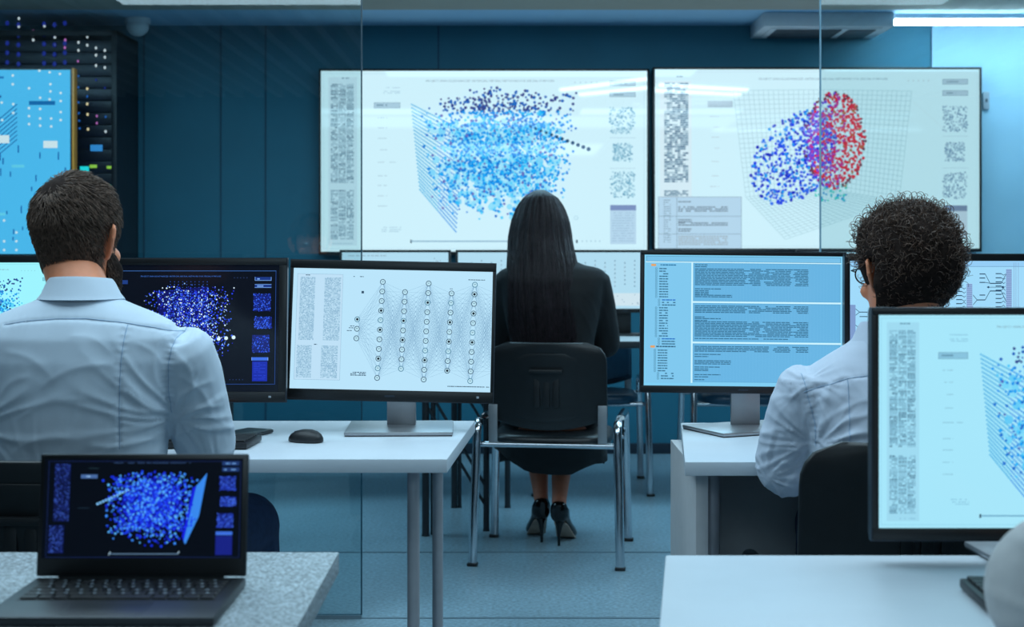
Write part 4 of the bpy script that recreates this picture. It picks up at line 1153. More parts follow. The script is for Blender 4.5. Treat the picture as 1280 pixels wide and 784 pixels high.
# ---- the bearded man in the pale blue shirt
YM=2.80
def wx(x,Y=YM): return (x-640)*Y/F
def wz(y,Y=YM): return HC-(y-HZ)*Y/F
cx=wx(99); hd=at(97,0,2.87)
HT=Matrix.Translation((wx(97,2.87),2.87,wz(303,2.87)))@Matrix.Rotation(R(-17),4,'Z')@Matrix.Rotation(R(-3),4,'X')@Matrix.Diagonal((.93,.90,1.05,1))
torso=[(.47,cx,2.83,.15,.11),(.56,cx,2.82,.165,.115),(.70,cx,2.81,.138,.10),(.85,cx,2.80,.155,.105),(.97,cx,2.80,.185,.105),(1.02,cx,2.80,.17,.09),(1.055,cx,2.80,.11,.06),(1.085,cx,2.80,.05,.05)]
shR=(wx(220),2.80,.982); elR=(wx(257,2.88),2.89,.785); wrR=(-.70,3.155,.775)
shL=(2*cx-shR[0],2.80,.982); elL=(2*cx-elR[0]-.02,2.88,.785); wrL=(-.93,3.155,.775)
lgR=[(cx+.09,2.86,.555),(wx(306,3.22),3.24,.545),(wx(306,3.22)+.01,3.30,.09),(wx(306,3.22)+.02,3.46,.03)]
lgL=[(cx-.09,2.86,.555),(cx-.17,3.26,.545),(cx-.17,3.32,.09),(cx-.17,3.48,.03)]
me=seated_body(HT,(cx,2.81,1.09),torso,(shL,elL,wrL),(shR,elR,wrR),lgL,lgR,[(wrR,(-.15,1,-.06),(0,0,1),-1),(wrL,(.15,1,-.06),(0,0,1),1)])
man=person('person',me,'bearded man with short brown hair and a pale blue shirt, seated at the left desk')
eyes(man,HT)
g=MB()
g.rings([(.60,cx,2.82,.186,.135),(.66,cx,2.815,.176,.133),(.74,cx,2.81,.164,.128),(.82,cx,2.80,.172,.128),(.90,cx,2.80,.190,.13),(.96,cx,2.80,.205,.128),(1.005,cx,2.80,.206,.116),(1.035,cx,2.80,.182,.098),(1.055,cx,2.80,.140,.082),(1.075,cx,2.803,.088,.070),(1.09,cx,2.806,.063,.060)],40,2.25)
def sleeve(g,s,e,w,r0=.078,r1=.070,r2=.046):
    s,e,w=Vector(s),Vector(e),Vector(w)
    g.tube([s+(s-e).normalized()*.02+Vector((0,0,.004)),s,s.lerp(e,.3),s.lerp(e,.65),e,e.lerp(w,.12),e.lerp(w,.5),e.lerp(w,.9)],[r0*.72,r0*.95,r0,(r0+r1)/2,r1*.98,r1*.97,(r1+r2)/2,r2],20)
    g.ell(e,(r1*.97,)*3)
sleeve(g,shR,elR,wrR,.074,.062,.046); sleeve(g,shL,elL,wrL,.074,.062,.046)
sm=remesh(g,.0042,10)
def PX(l,Y=2.70): return [(wx(a,Y),wz(b,Y),wx(c,Y),wz(d,Y),am,wd) for a,b,c,d,am,wd in l]
folds=PX([(208,520,160,488,.006,.012),(205,530,140,520,.006,.013),(204,543,118,556,.005,.014),(210,510,190,450,.005,.012),(60,480,140,455,.004,.016),(30,520,110,498,.004,.018),(10,440,70,470,.0035,.018),(90,420,140,440,.003,.015),(170,430,200,470,.004,.013),(120,570,190,556,.005,.013),(20,565,90,545,.004,.016),(0,500,40,470,.004,.016),(150,470,175,520,.003,.014)])
folds=[(a,b,c,d_,m_*.7,w_) for a,b,c,d_,m_,w_ in folds]
folds+=PX([(216,515,262,478,.006,.012),(214,530,270,510,.006,.012),(216,548,280,540,.005,.012),(225,440,243,490,.004,.012),(232,470,262,520,.004,.012),(250,520,285,560,.004,.012)],2.78)
yoke=[(0,407),(30,402),(70,399),(105,399),(150,404),(185,411),(213,419)]
yk=[(wx(a,2.70),wz(b,2.70)) for a,b in yoke]
arm=[(221,404),(214,425),(209,455),(206,490),(206,520)]
am=[(wx(a,2.73),wz(b,2.73)) for a,b in arm]
pl=[(154,407),(151,450),(149,500),(148,562)]; plw=[(wx(a,2.69),wz(b,2.69)) for a,b in pl]
pk=[(a[0],a[1],b[0],b[1],.0012,95.) for a,b in zip(am[:-1],am[1:])]+[(a[0],a[1],b[0],b[1],.0007,70.) for a,b in zip(plw[:-1],plw[1:])]+[(a[0],a[1],b[0],b[1],.0004,60.) for a,b in zip(yk[:-1],yk[1:])]
fold_displace(sm,folds,pk,pulls=[(wx(207,2.7),wz(532,2.7),.15,.0060,2.6,5.,1.),(2*cx-wx(207,2.7),wz(532,2.7),.15,.0060,2.6,5.,4.),(wx(262,2.8),wz(590,2.8),.09,.0060,2.4,8.,7.),(wx(60,2.7),wz(640,2.7),.16,.0050,3.,4.,9.),(wx(225,2.7),wz(395,2.7),.05,.003,3.,8.,2.)])
shirt=mk('shirt',sm,M['shirt'],man,smooth=180)
for nm,pth in (('yoke_seam',yk),('armhole_seam',am),('back_pleat_seam',plw)):
    q=seam_line(sm,pth)
    if q: mk(nm,q,M['seam'],shirt)
mir=[(2*cx-a,b) for a,b in am]
q=seam_line(sm,mir)
if q: mk('armhole_seam',q,M['seam'],shirt)
def collar(cx,cy,zb,zt,rb,rt,T=None,fold=.012):
    g=MB(); n=40; rows=[(zb,rb*.98),(zt-.004,rt*.985),(zt,rt+.003),(zt-.006,rt+.0075),(zb+.012,rb+.013+.002),(zb+.002,rb+.023),(zb+.000,rb+.017)]
    vs=[];fs=[]
    for z,r in rows:
        for q in range(n):
            th=2*math.pi*q/n; s=math.sin(th)
            dip=-.030*max(0,s)**2
            vs.append((cx+r*math.cos(th)*1.0,cy+r*s*1.02,z+dip+(.006*(-s) if z>zb+.02 else .0)))
    for i in range(len(rows)-1):
        for q in range(n): fs.append((i*n+q,i*n+(q+1)%n,(i+1)*n+(q+1)%n,(i+1)*n+q))
    g.add(vs,fs); 
    if T: g.xf(T)
    return g
mk('collar',collar(cx+.002,2.808,1.078,1.119,.061,.0575),M['shirt'],shirt,world=True,smooth=60)
for w_,e_ in ((wrR,elR),(wrL,elL)):
    w_,e_=Vector(w_),Vector(e_); d=(w_-e_).normalized()
    mk('cuff',MB().tube([w_-d*.06,w_-d*.058,w_-d*.004,w_-d*.002],[.041,.047,.045,.040],18),M['shirt'],shirt,world=True)
mk('trousers',trousers_geo(lgL,lgR,.56,cx,2.83),M['trouser'],man,smooth=180)
dress_feet(man,(lgL,lgR))
def hair_m(th,z):
    s=math.sin(th); c=abs(math.cos(th))
    back=max(0,-s); front=max(0,s)
    line=-.082 if s<-.25 else (-.005 if s<.02 else (-.012 if s<.32 else .055))
    if -.25<=s<.0 : line=-.082+(s+.25)/.25*.085
    nearear=(-.26<s<.22 and z<.030)
    if z<line-.012: return -.004
    k=max(0,min(1,(z-.0)/.10)); k=k*k*(3-2*k)
    h=.0015+.0045*min(1,max(0,(z-line)/.05))+.012*k
    if z<line: h=-.003
    if front>.5 and z>.05: h=.007
    if nearear and z<.022: h=-.002
    return h
me=cap_geo(hair_m,HT); hair=mk('hair',me,M['hair_shade'],man,smooth=180)
rnd=random.Random(3)
P=[]
crown=Vector((-.012,-.065,.098))
for p,nn,h,th,z in hair_pts(hair_m,8500,rnd):
    d=p-crown; d=d-nn*d.dot(nn)
    sw=nn.cross(d).normalized()*.35
    d=(d.normalized()+sw*.6+Vector((rnd.gauss(0,.25),rnd.gauss(0,.25),rnd.gauss(0,.2)))).normalized(); d=(d-nn*d.dot(nn)).normalized()
    cl=noise.noise(p*62); L=.011+1.15*h+rnd.uniform(0,.008); root=p+nn*(h*(.55+.35*cl)); d=(d+nn.cross(d)*(.75*noise.noise(p*38+Vector((9,0,0))))).normalized()
    P.append([HT@(root+d*(L*t)+nn*(h*.75*t*(1.25-.6*t)+.001-(.10*L*t*t))) for t in (0,.33,.66,1)])
P=np.array([[list(q) for q in s] for s in P]); mk('strands',strands(P,.00105,.0004),M['hair_brown'],hair,smooth=180)
def beard_m(th,z):
    s=math.sin(th)
    if s<.02 or z>.0+0*s: return -.004
    top=-.018 if s<.45 else (-.04 if s<.8 else -.045)
    if z>top: return -.003
    k=min(1,(top-z)/.03)
    return .002+.022*k*(1 if s>.35 else max(0,(s-.02)/.33))
bd=mk('beard',cap_geo(beard_m,HT),M['hair_shade'],man,smooth=180)
P=[]
for p,nn,h,th,z in hair_pts(beard_m,1500,rnd):
    d=(nn*.5+Vector((0,.25,-1))+Vector((rnd.gauss(0,.3),rnd.gauss(0,.3),rnd.gauss(0,.2)))).normalized(); root=p+nn*h*.6
    P.append([HT@(root+d*(.014*t)) for t in (0,.5,1)])
P=np.array([[list(q) for q in s] for s in P]); mk('strands',strands(P,.0007,.0002),M['hair_brown'],bd,smooth=180)

# ---- the curly haired man in the white shirt
YR=2.86
HT=Matrix.Translation((wx(1131,2.90),2.90,wz(345,2.90)))@Matrix.Rotation(R(20),4,'Z')@Matrix.Rotation(R(-6),4,'X')@Matrix.Diagonal((.98,.95,1.03,1))
cx=wx(1120,YR)
torso=[(.47,cx,2.80,.15,.11),(.56,cx,2.80,.16,.115),(.70,cx,2.83,.145,.10),(.82,cx,2.86,.16,.105),(.90,cx,2.88,.175,.10),(.94,cx,2.88,.16,.09),(.97,cx,2.88,.11,.07),(1.0,cx,2.88,.06,.055)]
shL=(wx(1018,YR),2.87,.905); elL=(wx(984,2.90),2.91,.735); wrL=(.66,3.16,.785)
shR=(2*cx-shL[0],2.87,.905); elR=(2*cx-elL[0],2.93,.745); wrR=(.93,3.16,.785)
lgL=[(cx-.09,2.86,.55),(cx-.045,3.27,.545),(cx-.045,3.33,.09),(cx-.05,3.38,.03)]
lgR=[(cx+.09,2.86,.55),(cx+.15,3.27,.545),(cx+.15,3.33,.09),(cx+.16,3.38,.03)]
me=seated_body(HT,(cx,2.885,1.0),torso,(shL,elL,wrL),(shR,elR,wrR),lgL,lgR,[(wrR,(-.3,1,-.1),(0,0,1),-1),(wrL,(.3,1,-.1),(0,0,1),1)])
man=person('person',me,'man with curly dark hair, glasses and a white shirt, seated at the right desk')
eyes(man,HT)
g=MB()
g.rings([(.58,cx,2.80,.182,.135),(.68,cx,2.825,.178,.130),(.76,cx,2.845,.180,.128),(.84,cx,2.865,.192,.128),(.89,cx,2.875,.198,.122),(.92,cx,2.88,.190,.11),(.945,cx,2.885,.160,.098),(.965,cx,2.887,.125,.086),(.985,cx,2.887,.09,.078),(1.0,cx,2.887,.072,.072)],40,2.25)
sleeve(g,shL,elL,wrL,.072,.066,.046); sleeve(g,shR,elR,wrR,.072,.066,.046)
sm=remesh(g,.0042,10)
YB=2.76
folds=[(wx(a,YB),wz(b,YB),wx(c,YB),wz(d,YB),am_,wd) for a,b,c,d,am_,wd in [(1000,500,1040,480,.004,.012),(1012,540,1035,500,.005,.012),(1020,560,1060,510,.005,.012),(1030,575,1080,540,.005,.013),(1060,470,1085,520,.004,.014),(1040,490,1075,475,.004,.012),(985,480,1003,520,.004,.012),(965,560,1000,545,.005,.012),(960,585,1010,570,.006,.012),(975,520,1000,500,.005,.012),(968,600,1000,590,.004,.010),(985,545,1003,580,.005,.012),(1050,530,1085,500,.004,.012)]]
yk=[(wx(a,YB),wz(b,YB)) for a,b in ((1012,494),(1040,484),(1065,475),(1100,470),(1140,471),(1190,480))]
am=[(wx(a,YB+.03),wz(b,YB+.03)) for a,b in ((1008,470),(1012,494),(1021,530),(1022,560))]
pl=[(wx(a,YB),wz(b,YB)) for a,b in ((1064,476),(1062,520),(1060,560))]
pk=[(a[0],a[1],b[0],b[1],.001,95.) for a,b in zip(am[:-1],am[1:])]+[(a[0],a[1],b[0],b[1],.0006,70.) for a,b in zip(yk[:-1],yk[1:])]
fold_displace(sm,[(a,b,c,d_,m_*.8,w_) for a,b,c,d_,m_,w_ in folds],pk,namp=.003,pulls=[(wx(1024,YB),wz(560,YB),.13,.0065,2.6,5.,3.),(wx(960,2.85),wz(600,2.85),.10,.0065,2.6,6.,8.),(wx(1100,YB),wz(600,YB),.15,.005,3.,4.,5.),(wx(1005,2.85),wz(475,2.85),.06,.004,3.,8.,2.)])
shirt=mk('shirt',sm,M['shirt_white'],man,smooth=180)
for nm,pth in (('yoke_seam',yk),('armhole_seam',am),('back_pleat_seam',pl)):
    q=seam_line(sm,pth)
    if q: mk(nm,q,M['seam'],shirt)
mk('collar',collar(cx,2.888,.985,1.03,.064,.060),M['shirt_white'],shirt,world=True,smooth=60)
for w_,e_ in ((wrR,elR),(wrL,elL)):
    w_,e_=Vector(w_),Vector(e_); d=(w_-e_).normalized()
    mk('cuff',MB().tube([w_-d*.06,w_-d*.058,w_-d*.004,w_-d*.002],[.041,.047,.045,.040],18),M['shirt_white'],shirt,world=True)
mk('trousers',trousers_geo(lgL,lgR,.56,cx,2.82),M['trouser'],man,smooth=180)
dress_feet(man,(lgL,lgR))
def hair_c(th,z):
    s=math.sin(th)
    line=-.117 if s<-.25 else (-.012 if s<.5 else .045)
    if -.25<=s<.0: line=-.117+(s+.25)/.25*.105
    if z<line: return -.004
    if -.30<s<.16 and z<.026: return -.003
    k=max(0,min(1,(z-line)/.095))
    n=.5+.5*noise.noise(Vector((math.cos(th)*3.2,s*3.2,z*34)))
    return .004+.026*k+.010*k*n
hair=mk('hair',cap_geo(hair_c,HT),M['hair_shade'],man,smooth=180)
P=[];rnd=random.Random(8)
K=26
for p,nn,h,th,z in hair_pts(hair_c,2300,rnd):
    if rnd.random()<(.5 if z<-.02 else 0): continue
    if -.34<math.sin(th)<.4 and -.05<z<.040: continue
    a=Vector((rnd.gauss(0,1),rnd.gauss(0,1),rnd.gauss(0,1))); t1=(a-nn*a.dot(nn)).normalized(); t2=nn.cross(t1)
    small = z<-.01
    rad=rnd.uniform(.004,.0075)*(.5 if small else 1); turns=rnd.uniform(.7,1.9); L=rnd.uniform(.012,.030)*(.5 if small else 1)
    out=.55 if not small else .15
    ax=(t1*.9+nn*rnd.uniform(-.05,out)).normalized(); b1=nn-ax*nn.dot(ax); b1.normalize(); b2=ax.cross(b1); ph=rnd.uniform(0,6.28)
    root=p+nn*(h*.86); row=[]
    for i in range(K):
        t=i/(K-1); an=ph+turns*2*math.pi*t; q=root+ax*(L*t)+(b1*math.cos(an)+b2*math.sin(an))*rad*(.6+.5*t)-(b1*math.cos(ph)+b2*math.sin(ph))*rad*.6
        row.append(list(HT@q))
    P.append(row)
mk('curls',strands(np.array(P),.0009,.00045),M['hair_curly'],hair,smooth=180)
P=[]
for p,nn,h,th,z in hair_pts(hair_c,800,rnd):                      # loose locks that stand off the outline
    if z<.02: continue
    a=Vector((rnd.gauss(0,1),rnd.gauss(0,1),rnd.gauss(0,1))); t1=(a-nn*a.dot(nn)).normalized()
    rad=rnd.uniform(.007,.012); root=p+nn*(h*.8); ph=rnd.uniform(-.4,.4)+math.pi; turns=rnd.uniform(.6,1.15); row=[]
    b2=t1
    side=nn.cross(t1)
    for i in range(K):
        t=i/(K-1); an=ph+turns*2*math.pi*t
        q=root+nn*(.004+.010*min(1,t*2))+(nn*math.sin(an)*rad+b2*(math.cos(an)+1)*rad)+side*(.014*t)
        row.append(list(HT@q))
    P.append(row)
mk('loose_locks',strands(np.array(P),.0010,.0005),M['hair_curly'],hair,smooth=180)
g=MB()
for s in (-1,1):
    rim=[(s*(.034+.024*math.cos(2*math.pi*q/20)),.106-.010*abs(.034+.024*math.cos(2*math.pi*q/20))/.058,.010+.018*math.sin(2*math.pi*q/20)) for q in range(21)]
    g.tube(rim,.0016,6); g.tube([(s*.057,.097,.016),(s*.074,.085,.018),(s*.079,.02,.020),(s*.080,-.012,.004)],.0016,6)
g.tube([(-.010,.106,.014),(0,.109,.016),(.010,.106,.014)],.0016,6)
g.xf(HT); gl=mk('glasses',g,M['glass_frame'],man)
for s in (-1,1): mk('lens',MB().tube([(s*.034,.102,.010),(s*.034,.1025,.010)],[.022,.022],16,ell=.8).xf(HT),M['lens'],gl)

# ---- the woman in the black suit
YW=5.56
def W(x,y,Y=YW): return at(x,y,Y)
cx=W(690,0).x; hx=W(676,0).x
HT=Matrix.Translation((hx,5.60,wz(279,5.60)))@Matrix.Rotation(R(-3),4,'X')@Matrix.Scale(.98,4)
zs=wz(329,YW)       # shoulder top
torso=[(.47,cx,5.56,.14,.11),(.58,cx,5.55,.145,.10),(.74,cx,5.55,.115,.085),(.90,cx,5.55,.14,.09),(zs-.10,cx,5.55,.155,.085),(zs-.05,cx-.005,5.56,.13,.07),(zs-.01,cx-.008,5.56,.06,.05)]
shL=(cx-.165,5.56,zs-.06); elL=(cx-.205,5.68,.82); wrL=(cx-.12,5.93,.775)
shR=(cx+.165,5.56,zs-.06); elR=(cx+.215,5.66,.80); wrR=(cx+.12,5.93,.775)
fL=at(677,676,5.70); fR=at(699,680,5.62)
lgL=[(cx-.08,5.60,.53),(cx-.07,5.98,.52),(fL.x,5.735,.155),(fL.x-.005,5.86,.045)]
lgR=[(cx+.08,5.60,.53),(cx+.07,5.96,.52),(fR.x,5.665,.155),(fR.x+.02,5.79,.045)]
g=MB(); head_geo(g,HT)
nb=Vector((cx-.01,5.56,zs)); nt=HT@Vector((0,-.022,-.05))
g.tube([nb-Vector((0,0,.06)),nb,(nb+nt)/2,nt,HT@Vector((0,-.01,-.01))],[.055,.05,.046,.047,.045],18)
g.rings(torso,32,2.2)
for arm in ((shL,elL,wrL),(shR,elR,wrR)):
    s,e,w=[Vector(p) for p in arm]; s=s+Vector((0,0,-.03)); g.ell(s,(.034,)*3); g.tube([s,s.lerp(e,.5),e,e.lerp(w,.3),w],[.040,.037,.031,.031,.021],14)
hand_geo(g,wrR,(-.3,1,-.1),(0,0,1),-1); hand_geo(g,wrL,(.3,1,-.1),(0,0,1),1)
for leg in (lgL,lgR):
    h,k,a,t=[Vector(p) for p in leg]
    g.tube([h,h.lerp(k,.5),k],[.07,.062,.048],16); g.ell(k,(.05,)*3); g.tube([k,k.lerp(a,.3),k.lerp(a,.65),k.lerp(a,.9),a],[.046,.05,.042,.031,.029],14)
    g.tube([a+Vector((0,-.022,-.02)),a+Vector((0,-.012,-.05))],[.029,.027],12)
    g.tube([a+Vector((0,-.012,-.035)),a.lerp(t,.5)+Vector((0,0,.0)),t],[(.026,.026),(.024,.030),(.013,.028)],12,up=(0,0,1))
me=remesh(g,.0045,3)
wom=person('person',me,'woman with long straight dark hair and a black suit, on the chair between the desks','skin_leg')
eyes(wom,HT)
g=MB()
g.rings([(.50,cx,5.56,.185,.135),(.60,cx,5.555,.178,.125),(.72,cx,5.55,.158,.112),(.82,cx,5.55,.165,.115),(.92,cx,5.55,.185,.118),(zs-.11,cx,5.55,.200,.115),(zs-.055,cx,5.553,.212,.10),(zs-.03,cx,5.556,.205,.088),(zs-.018,cx,5.556,.18,.082),(zs-.008,cx-.003,5.558,.13,.075),(zs+.018,cx-.006,5.56,.07,.062)],36,2.4)
def jsleeve(s,e,w):
    s,e,w=Vector(s),Vector(e),Vector(w)
    g.tube([s+Vector((0,0,.028)),s+Vector((0,0,.0)),s.lerp(e,.4),e,e.lerp(w,.15),e.lerp(w,.55),e.lerp(w,.95)],[.035,.062,.066,.060,.058,.050,.042],18); g.ell(e,(.059,)*3)
jsleeve(shL,elL,wrL); jsleeve(shR,elR,wrR)
sm=remesh(g,.007,5)
fold_displace(sm,[(cx+.10,.95,cx+.16,.80,.004,.014),(cx+.18,.98,cx+.22,.84,.004,.014),(cx+.12,1.0,cx+.17,.90,.003,.012),(cx-.12,.95,cx-.18,.82,.004,.014)],namp=.003)
jk=mk('jacket',sm,M['suit'],wom,smooth=180)
g=MB()                                              # skirt: over the thighs, hem hanging below the seat
hem=[(622,566),(640,578),(660,589),(685,592),(716,592),(728,585),(742,581),(768,583)]
rows=[]
st=[(.555,5.58,.185,.13),(.50,5.72,.185,.27),(.46,5.78,.205,.28),(.40,5.80,.22,.27),(.33,5.80,.228,.24),(.29,5.79,.228,.22)]
n=48; vs=[];fs=[]
for i,(z,cy,rx,ry) in enumerate(st):
    for q in range(n):
        th=2*math.pi*q/n; c,s=math.cos(th),math.sin(th)
        x=cx+rx*math.copysign(abs(c)**.8,c); y=cy+ry*math.copysign(abs(s)**.8,s)
        zz=z
        if i>=3:
            k=(i-2)/3; px=640+F*x/y; 
            hz=np.interp(px,[a for a,b in hem],[b for a,b in hem]); zz=z+(wz(hz,5.6)-.29)*k if s<.2 else z
            y+=.006*math.sin(th*14)*k
        vs.append((x,y,zz))
for i in range(len(st)-1):
    for q in range(n): fs.append((i*n+q,i*n+(q+1)%n,(i+1)*n+(q+1)%n,(i+1)*n+q))
fs.append(tuple(range(n)))
g.add(vs,fs); me=g.mesh('skirt')
o=mk('skirt',me,M['suit'],wom,smooth=60); md=o.modifiers.new('thickness','SOLIDIFY'); md.thickness=.003
# high heels
def heel(leg,yaw):
    h,k,a,t=[Vector(p) for p in leg]
    T=Matrix.Translation((a.x,a.y-.03,0))@Matrix.Rotation(yaw,4,'Z')
    g=MB()          # upper: closed heel cup running down to a pointed toe
    prof=[(-.026,.112,.165,.010),(-.018,.098,.176,.026),(.0,.092,.178,.036),(.025,.090,.158,.038),(.05,.074,.118,.034),(.09,.044,.085,.037),(.13,.014,.062,.042),(.165,.004,.040,.040),(.20,.003,.024,.026),(.225,.003,.012,.006)]
    n=16; vs=[];fs=[]
    for y,z0,z1,wd in prof:
        for q in range(n):
            th=2*math.pi*q/n; c,s=math.cos(th),math.sin(th)
            vs.append((wd*math.copysign(abs(c)**.75,c),y,(z0+z1)/2+(z1-z0)/2*math.copysign(abs(s)**.8,s)))
    for i in range(len(prof)-1):
        for q in range(n): fs.append((i*n+q,i*n+(q+1)%n,(i+1)*n+(q+1)%n,(i+1)*n+q))
    fs.append(tuple(range(n))); fs.append(tuple((len(prof)-1)*n+q for q in range(n))[::-1])
    g.add(vs,fs).xf(T); sh=mk('shoe',g,M['shoe'],wom,world=True,smooth=70)
    g=MB().tube([(0,.016,.098),(0,.006,.078),(0,-.002,.045),(0,-.004,0)],[(.022,.022),(.013,.012),(.0065,.006),(.0055,.005)],10,up=(1,0,0)).xf(T); mk('heel',g,M['shoe'],sh,world=True)
    g=MB(); L=[(.018,.086,.024),(.05,.071,.027),(.09,.041,.032),(.13,.011,.038),(.165,.0015,.036),(.20,.0015,.022)]
    vs=[];fs=[]
    for y,z,wd in L: vs+=[(-wd,y-.002,z-.0015),(wd,y-.002,z-.0015),(wd,y-.002,z+.003),(-wd,y-.002,z+.003)]
    for i in range(len(L)-1):
        for q in range(4): fs.append((i*4+q,i*4+(q+1)%4,(i+1)*4+(q+1)%4,(i+1)*4+q))
    fs+= [(0,3,2,1),tuple(len(vs)-4+q for q in range(4))]
    mk('sole',g.add(vs,fs).xf(T),M['sole'],sh,world=True)
heel(lgL,R(8)); heel(lgR,R(-14))
# long straight hair: a head cap, an inner curtain and strands
def hair_w(th,z):
    s=math.sin(th)
    if s>.35 and z<.07: return -.004
    if s>.1 and z<.0: return -.004
    return .012
hair=mk('hair',cap_geo(hair_w,HT),M['hair_black'],wom,smooth=180)
outl=[(238,.020),(239.2,.034),(242,.050),(248,.069),(258,.089),(274,.107),(292,.118),(312,.124),(335,.131),(355,.137),(380,.142),(402,.143),(420,.138),(430,.132)]
outl=[(wz(y,5.5),w_) for y,w_ in outl]
zz=[a for a,b in outl][::-1]; ww=[b for a,b in outl][::-1]
def mid(z): return float(np.interp(z,[wz(430,5.5),wz(350,5.5),wz(300,5.5),wz(240,5.5)],[W(685,0,5.5).x,W(679,0,5.5).x,W(676,0,5.5).x,hx]))
def hair_wall(u,z,off=0.):
    """u -1..1 across the back from left to right"""
    w_=float(np.interp(z,zz,ww))+off
    ztop=HT.translation.z+.105
    yb=float(np.interp(z,[.80,.95,1.06,1.14,1.22,1.30,1.38,ztop+.03],[5.415,5.412,5.42,5.445,5.475,5.485,5.50,5.575]))
    a=u*math.pi*.52
    return Vector((mid(z)+w_*math.sin(a)/math.sin(math.pi*.52)*1.0, yb-off+ (.155 if z>1.15 else .105)*(1-math.cos(a)), z))
ztop=wz(238,5.5); zbot=wz(430,5.5)
g=MB(); n=40; mm=30; vs=[];fs=[]
for lay,off in ((0,0.),(1,-.022)):
    for i in range(mm+1):
        z=ztop+(zbot-ztop)*i/mm
        for q in range(n+1):
            p=hair_wall(q/n*2-1,z,off-.004); vs.append(p)
o1=(mm+1)*(n+1)
for i in range(mm):
    for q in range(n):
        a=i*(n+1)+q; fs.append((a,a+n+1,a+n+2,a+1)); fs.append((o1+a,o1+a+1,o1+a+n+2,o1+a+n+1))
for i in range(mm):
    a=i*(n+1); fs.append((a,o1+a,o1+a+n+1,a+n+1)); a+=n; fs.append((a,a+n+1,o1+a+n+1,o1+a))
for q in range(n): fs.append((q,q+1,o1+q+1,o1+q)); a=mm*(n+1)+q; fs.append((a,o1+a,o1+a+1,a+1))
mk('curtain',g.add(vs,fs),M['hair_black'],hair,world=True,smooth=70)
P=[];K=26; rnd=random.Random(12)
for q in range(4200):
    u=rnd.uniform(-1,1); clump=round(u*34)/34; zb=zbot+rnd.uniform(-.02,.16)*abs(rnd.random())+.03*noise.noise(Vector((clump*9,0,0)))
    off=rnd.uniform(-.004,.005)+.006*noise.noise(Vector((clump*13,3,0))); ph=rnd.uniform(0,6.28); fr=rnd.uniform(1,2.5); am=rnd.uniform(0,.006)
    row=[]
    for i in range(K):
        t=i/(K-1); z=ztop+.004+(zb-ztop)*t**.92
        uu=u+(clump-u)*.6*t+ .02*math.sin(ph+fr*3*t)*t+.05*noise.noise(Vector((clump*7,t*3,1)))*t
        p=hair_wall(uu,z,off); p.x+=am*math.sin(ph+t*6)*t
        row.append(list(p))
    P.append(row)
mk('strands',strands(np.array(P),.0011,.0006),M['hair_black'],hair,smooth=180)
# glasses: only one arm end shows at the left of the hair
g=MB()
for s in (-1,1):
    g.tube([(s*(.034+.024*math.cos(2*math.pi*q/16)),.104,.010+.018*math.sin(2*math.pi*q/16)) for q in range(17)],.0014,6); g.tube([(s*.057,.100,.014),(s*.079,.02,.016),(s*.080,-.01,.006)],.0014,6)
g.tube([(-.01,.104,.014),(.01,.104,.014)],.0014,6); g.xf(HT); mk('glasses',g,M['glass_frame'],wom)

# ---- the person at the bottom right, of whom only a sleeve is in the picture
cx=.86; Y0=1.24
HT=Matrix.Translation((cx,Y0+.06,1.212))@Matrix.Rotation(R(-4),4,'X')
torso=[(.47,cx,Y0,.15,.11),(.56,cx,Y0,.165,.115),(.70,cx,Y0,.15,.10),(.85,cx,Y0,.165,.105),(.95,cx,Y0,.18,.10),(1.0,cx,Y0,.165,.09),(1.03,cx,Y0,.12,.07),(1.06,cx,Y0,.06,.055)]
shL=(cx-.19,Y0,.975); elL=(.583,1.50,.815); wrL=(.72,1.735,.785)
shR=(cx+.19,Y0,.975); elR=(cx+.25,1.42,.815); wrR=(.98,1.72,.79)
lgL=[(cx-.09,1.28,.55),(cx-.12,1.70,.545),(cx-.12,1.76,.09),(cx-.12,1.92,.03)]
lgR=[(cx+.09,1.28,.55),(cx+.12,1.70,.545),(cx+.12,1.76,.09),(cx+.12,1.92,.03)]
me=seated_body(HT,(cx,Y0+.01,1.07),torso,(shL,elL,wrL),(shR,elR,wrR),lgL,lgR,[(wrR,(-.2,1,-.1),(0,0,1),-1),(wrL,(.3,1,-.1),(0,0,1),1)])
man=person('person',me,'person in a grey white shirt at the bottom right edge, only the sleeve showing'); eyes(man,HT)
g=MB()
g.rings([(.60,cx,Y0,.186,.135),(.72,cx,Y0,.181,.128),(.85,cx,Y0,.195,.13),(.93,cx,Y0,.204,.128),(.98,cx,Y0,.204,.115),(1.01,cx,Y0,.18,.098),(1.03,cx,Y0,.14,.086),(1.05,cx,Y0,.098,.078),(1.07,cx,Y0,.074,.072)],40,2.25)
sleeve(g,shL,elL,wrL,.08,.084,.05); sleeve(g,shR,elR,wrR)
sm=remesh(g,.006,6)
fold_displace(sm,[(.53,.86,.60,.80,.007,.014),(.52,.80,.60,.76,.007,.013),(.55,.90,.62,.84,.006,.013)],namp=.004,pulls=[(.60,.80,.12,.009,2.4,6.,2.),(.66,.95,.10,.008,2.4,6.,6.)])
sh=mk('shirt',sm,M['sleeve_grey'],man,smooth=180)
mk('collar',collar(cx,Y0+.01,1.05,1.095,.066,.060),M['sleeve_grey'],sh,world=True,smooth=60)
mk('trousers',trousers_geo(lgL,lgR,.56,cx,Y0+.02),M['trouser'],man,smooth=180); dress_feet(man,(lgL,lgR))
def hair_p(th,z):
    return hair_m(th,z)
hair=mk('hair',cap_geo(hair_p,HT),M['hair_shade'],man,smooth=180)
P=[]; rnd=random.Random(5)
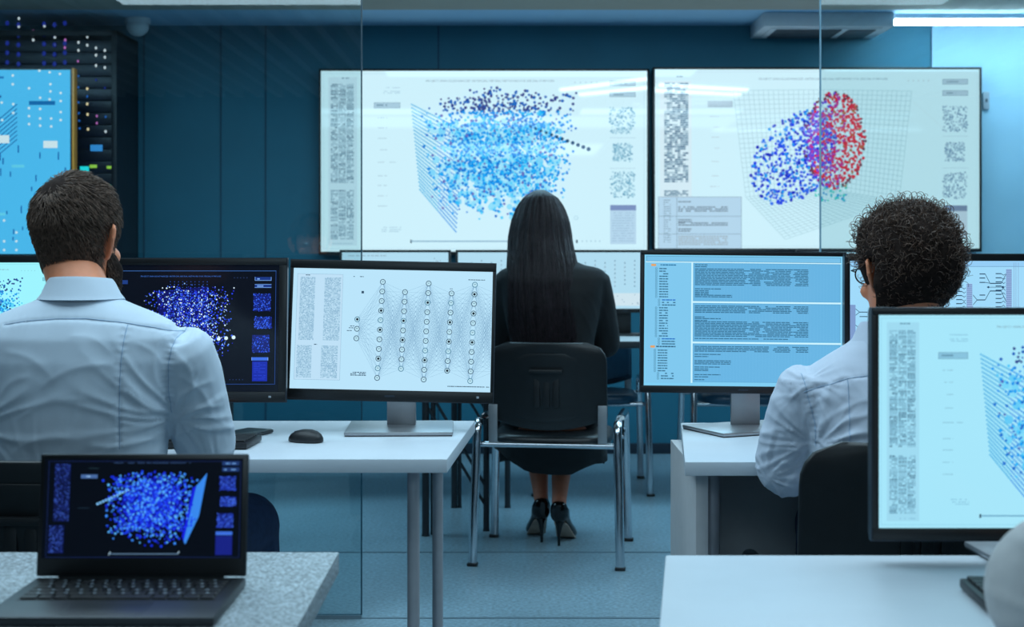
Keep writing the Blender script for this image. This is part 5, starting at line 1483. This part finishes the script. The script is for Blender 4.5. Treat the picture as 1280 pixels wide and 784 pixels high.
for p,nn,h,th,z in hair_pts(hair_p,5000,rnd):
    d=p-crown; d=d-nn*d.dot(nn); d=(d.normalized()+Vector((rnd.gauss(0,.25),rnd.gauss(0,.25),rnd.gauss(0,.2)))).normalized(); L=.012+1.1*h+rnd.uniform(0,.006); root=p+nn*(h*.6)
    P.append([list(HT@(root+d*(L*t)+nn*(h*.6*t*(1.25-.6*t)+.001))) for t in (0,.33,.66,1)])
mk('strands',strands(np.array(P),.001,.0004),M['hair_brown'],hair,smooth=180)

# ------------------------------------------------------------------ light and camera
wd=bpy.data.worlds.new('room_air'); SC.world=wd; wd.use_nodes=True
bg=wd.node_tree.nodes['Background']; bg.inputs['Color'].default_value=(.05,.14,.22,1); bg.inputs['Strength'].default_value=.2
def area(name,loc,sx,sy,power,col,rot=(0,0,0)):
    l=bpy.data.lights.new(name,'AREA'); l.shape='RECTANGLE'; l.size=sx; l.size_y=sy; l.energy=power; l.color=col
    o=bpy.data.objects.new(name,l); COL.objects.link(o); o.location=loc; o.rotation_euler=rot; return o
COOL=(.62,.86,1.0); DEEP=(.42,.78,1.0)
area('ceiling_fill',(-.9,2.7,2.37),2.0,1.2,28,COOL)  # unseen area fills without fixtures, added to light the men and desks
area('ceiling_fill',(1.1,2.7,2.37),2.0,1.2,22,COOL)
area('ceiling_fill',(-1.5,3.75,2.37),1.4,.5,13,COOL)
area('ceiling_fill',(1.3,3.75,2.37),1.4,.5,13,COOL)
area('ceiling_fill',(.1,-1.1,2.37),1.9,2.0,44,COOL)  # added behind the camera to brighten surfaces facing it
area('ceiling_fill',(-2.6,6.2,2.43),1.6,.8,34,DEEP)  # unseen fills added to brighten the back wall and floor
area('ceiling_fill',(.2,6.3,2.43),2.2,1.0,42,DEEP)
area('ceiling_fill',(3.0,6.5,2.43),1.6,.8,40,DEEP)
cam=bpy.data.cameras.new('camera'); co=bpy.data.objects.new('camera',cam); COL.objects.link(co)
co.location=(0,0,HC); co.rotation_euler=(R(90),0,0); cam.sensor_width=36; cam.lens=F*36/1280; cam.shift_y=-(392-HZ)/1280
cam.clip_start=.05; cam.dof.use_dof=True; cam.dof.focus_distance=3.35; cam.dof.aperture_fstop=6.0
SC.camera=co
v=SC.view_settings; v.view_transform='Standard'; v.look='None'; v.gamma=1; v.use_curve_mapping=False; v.exposure=0
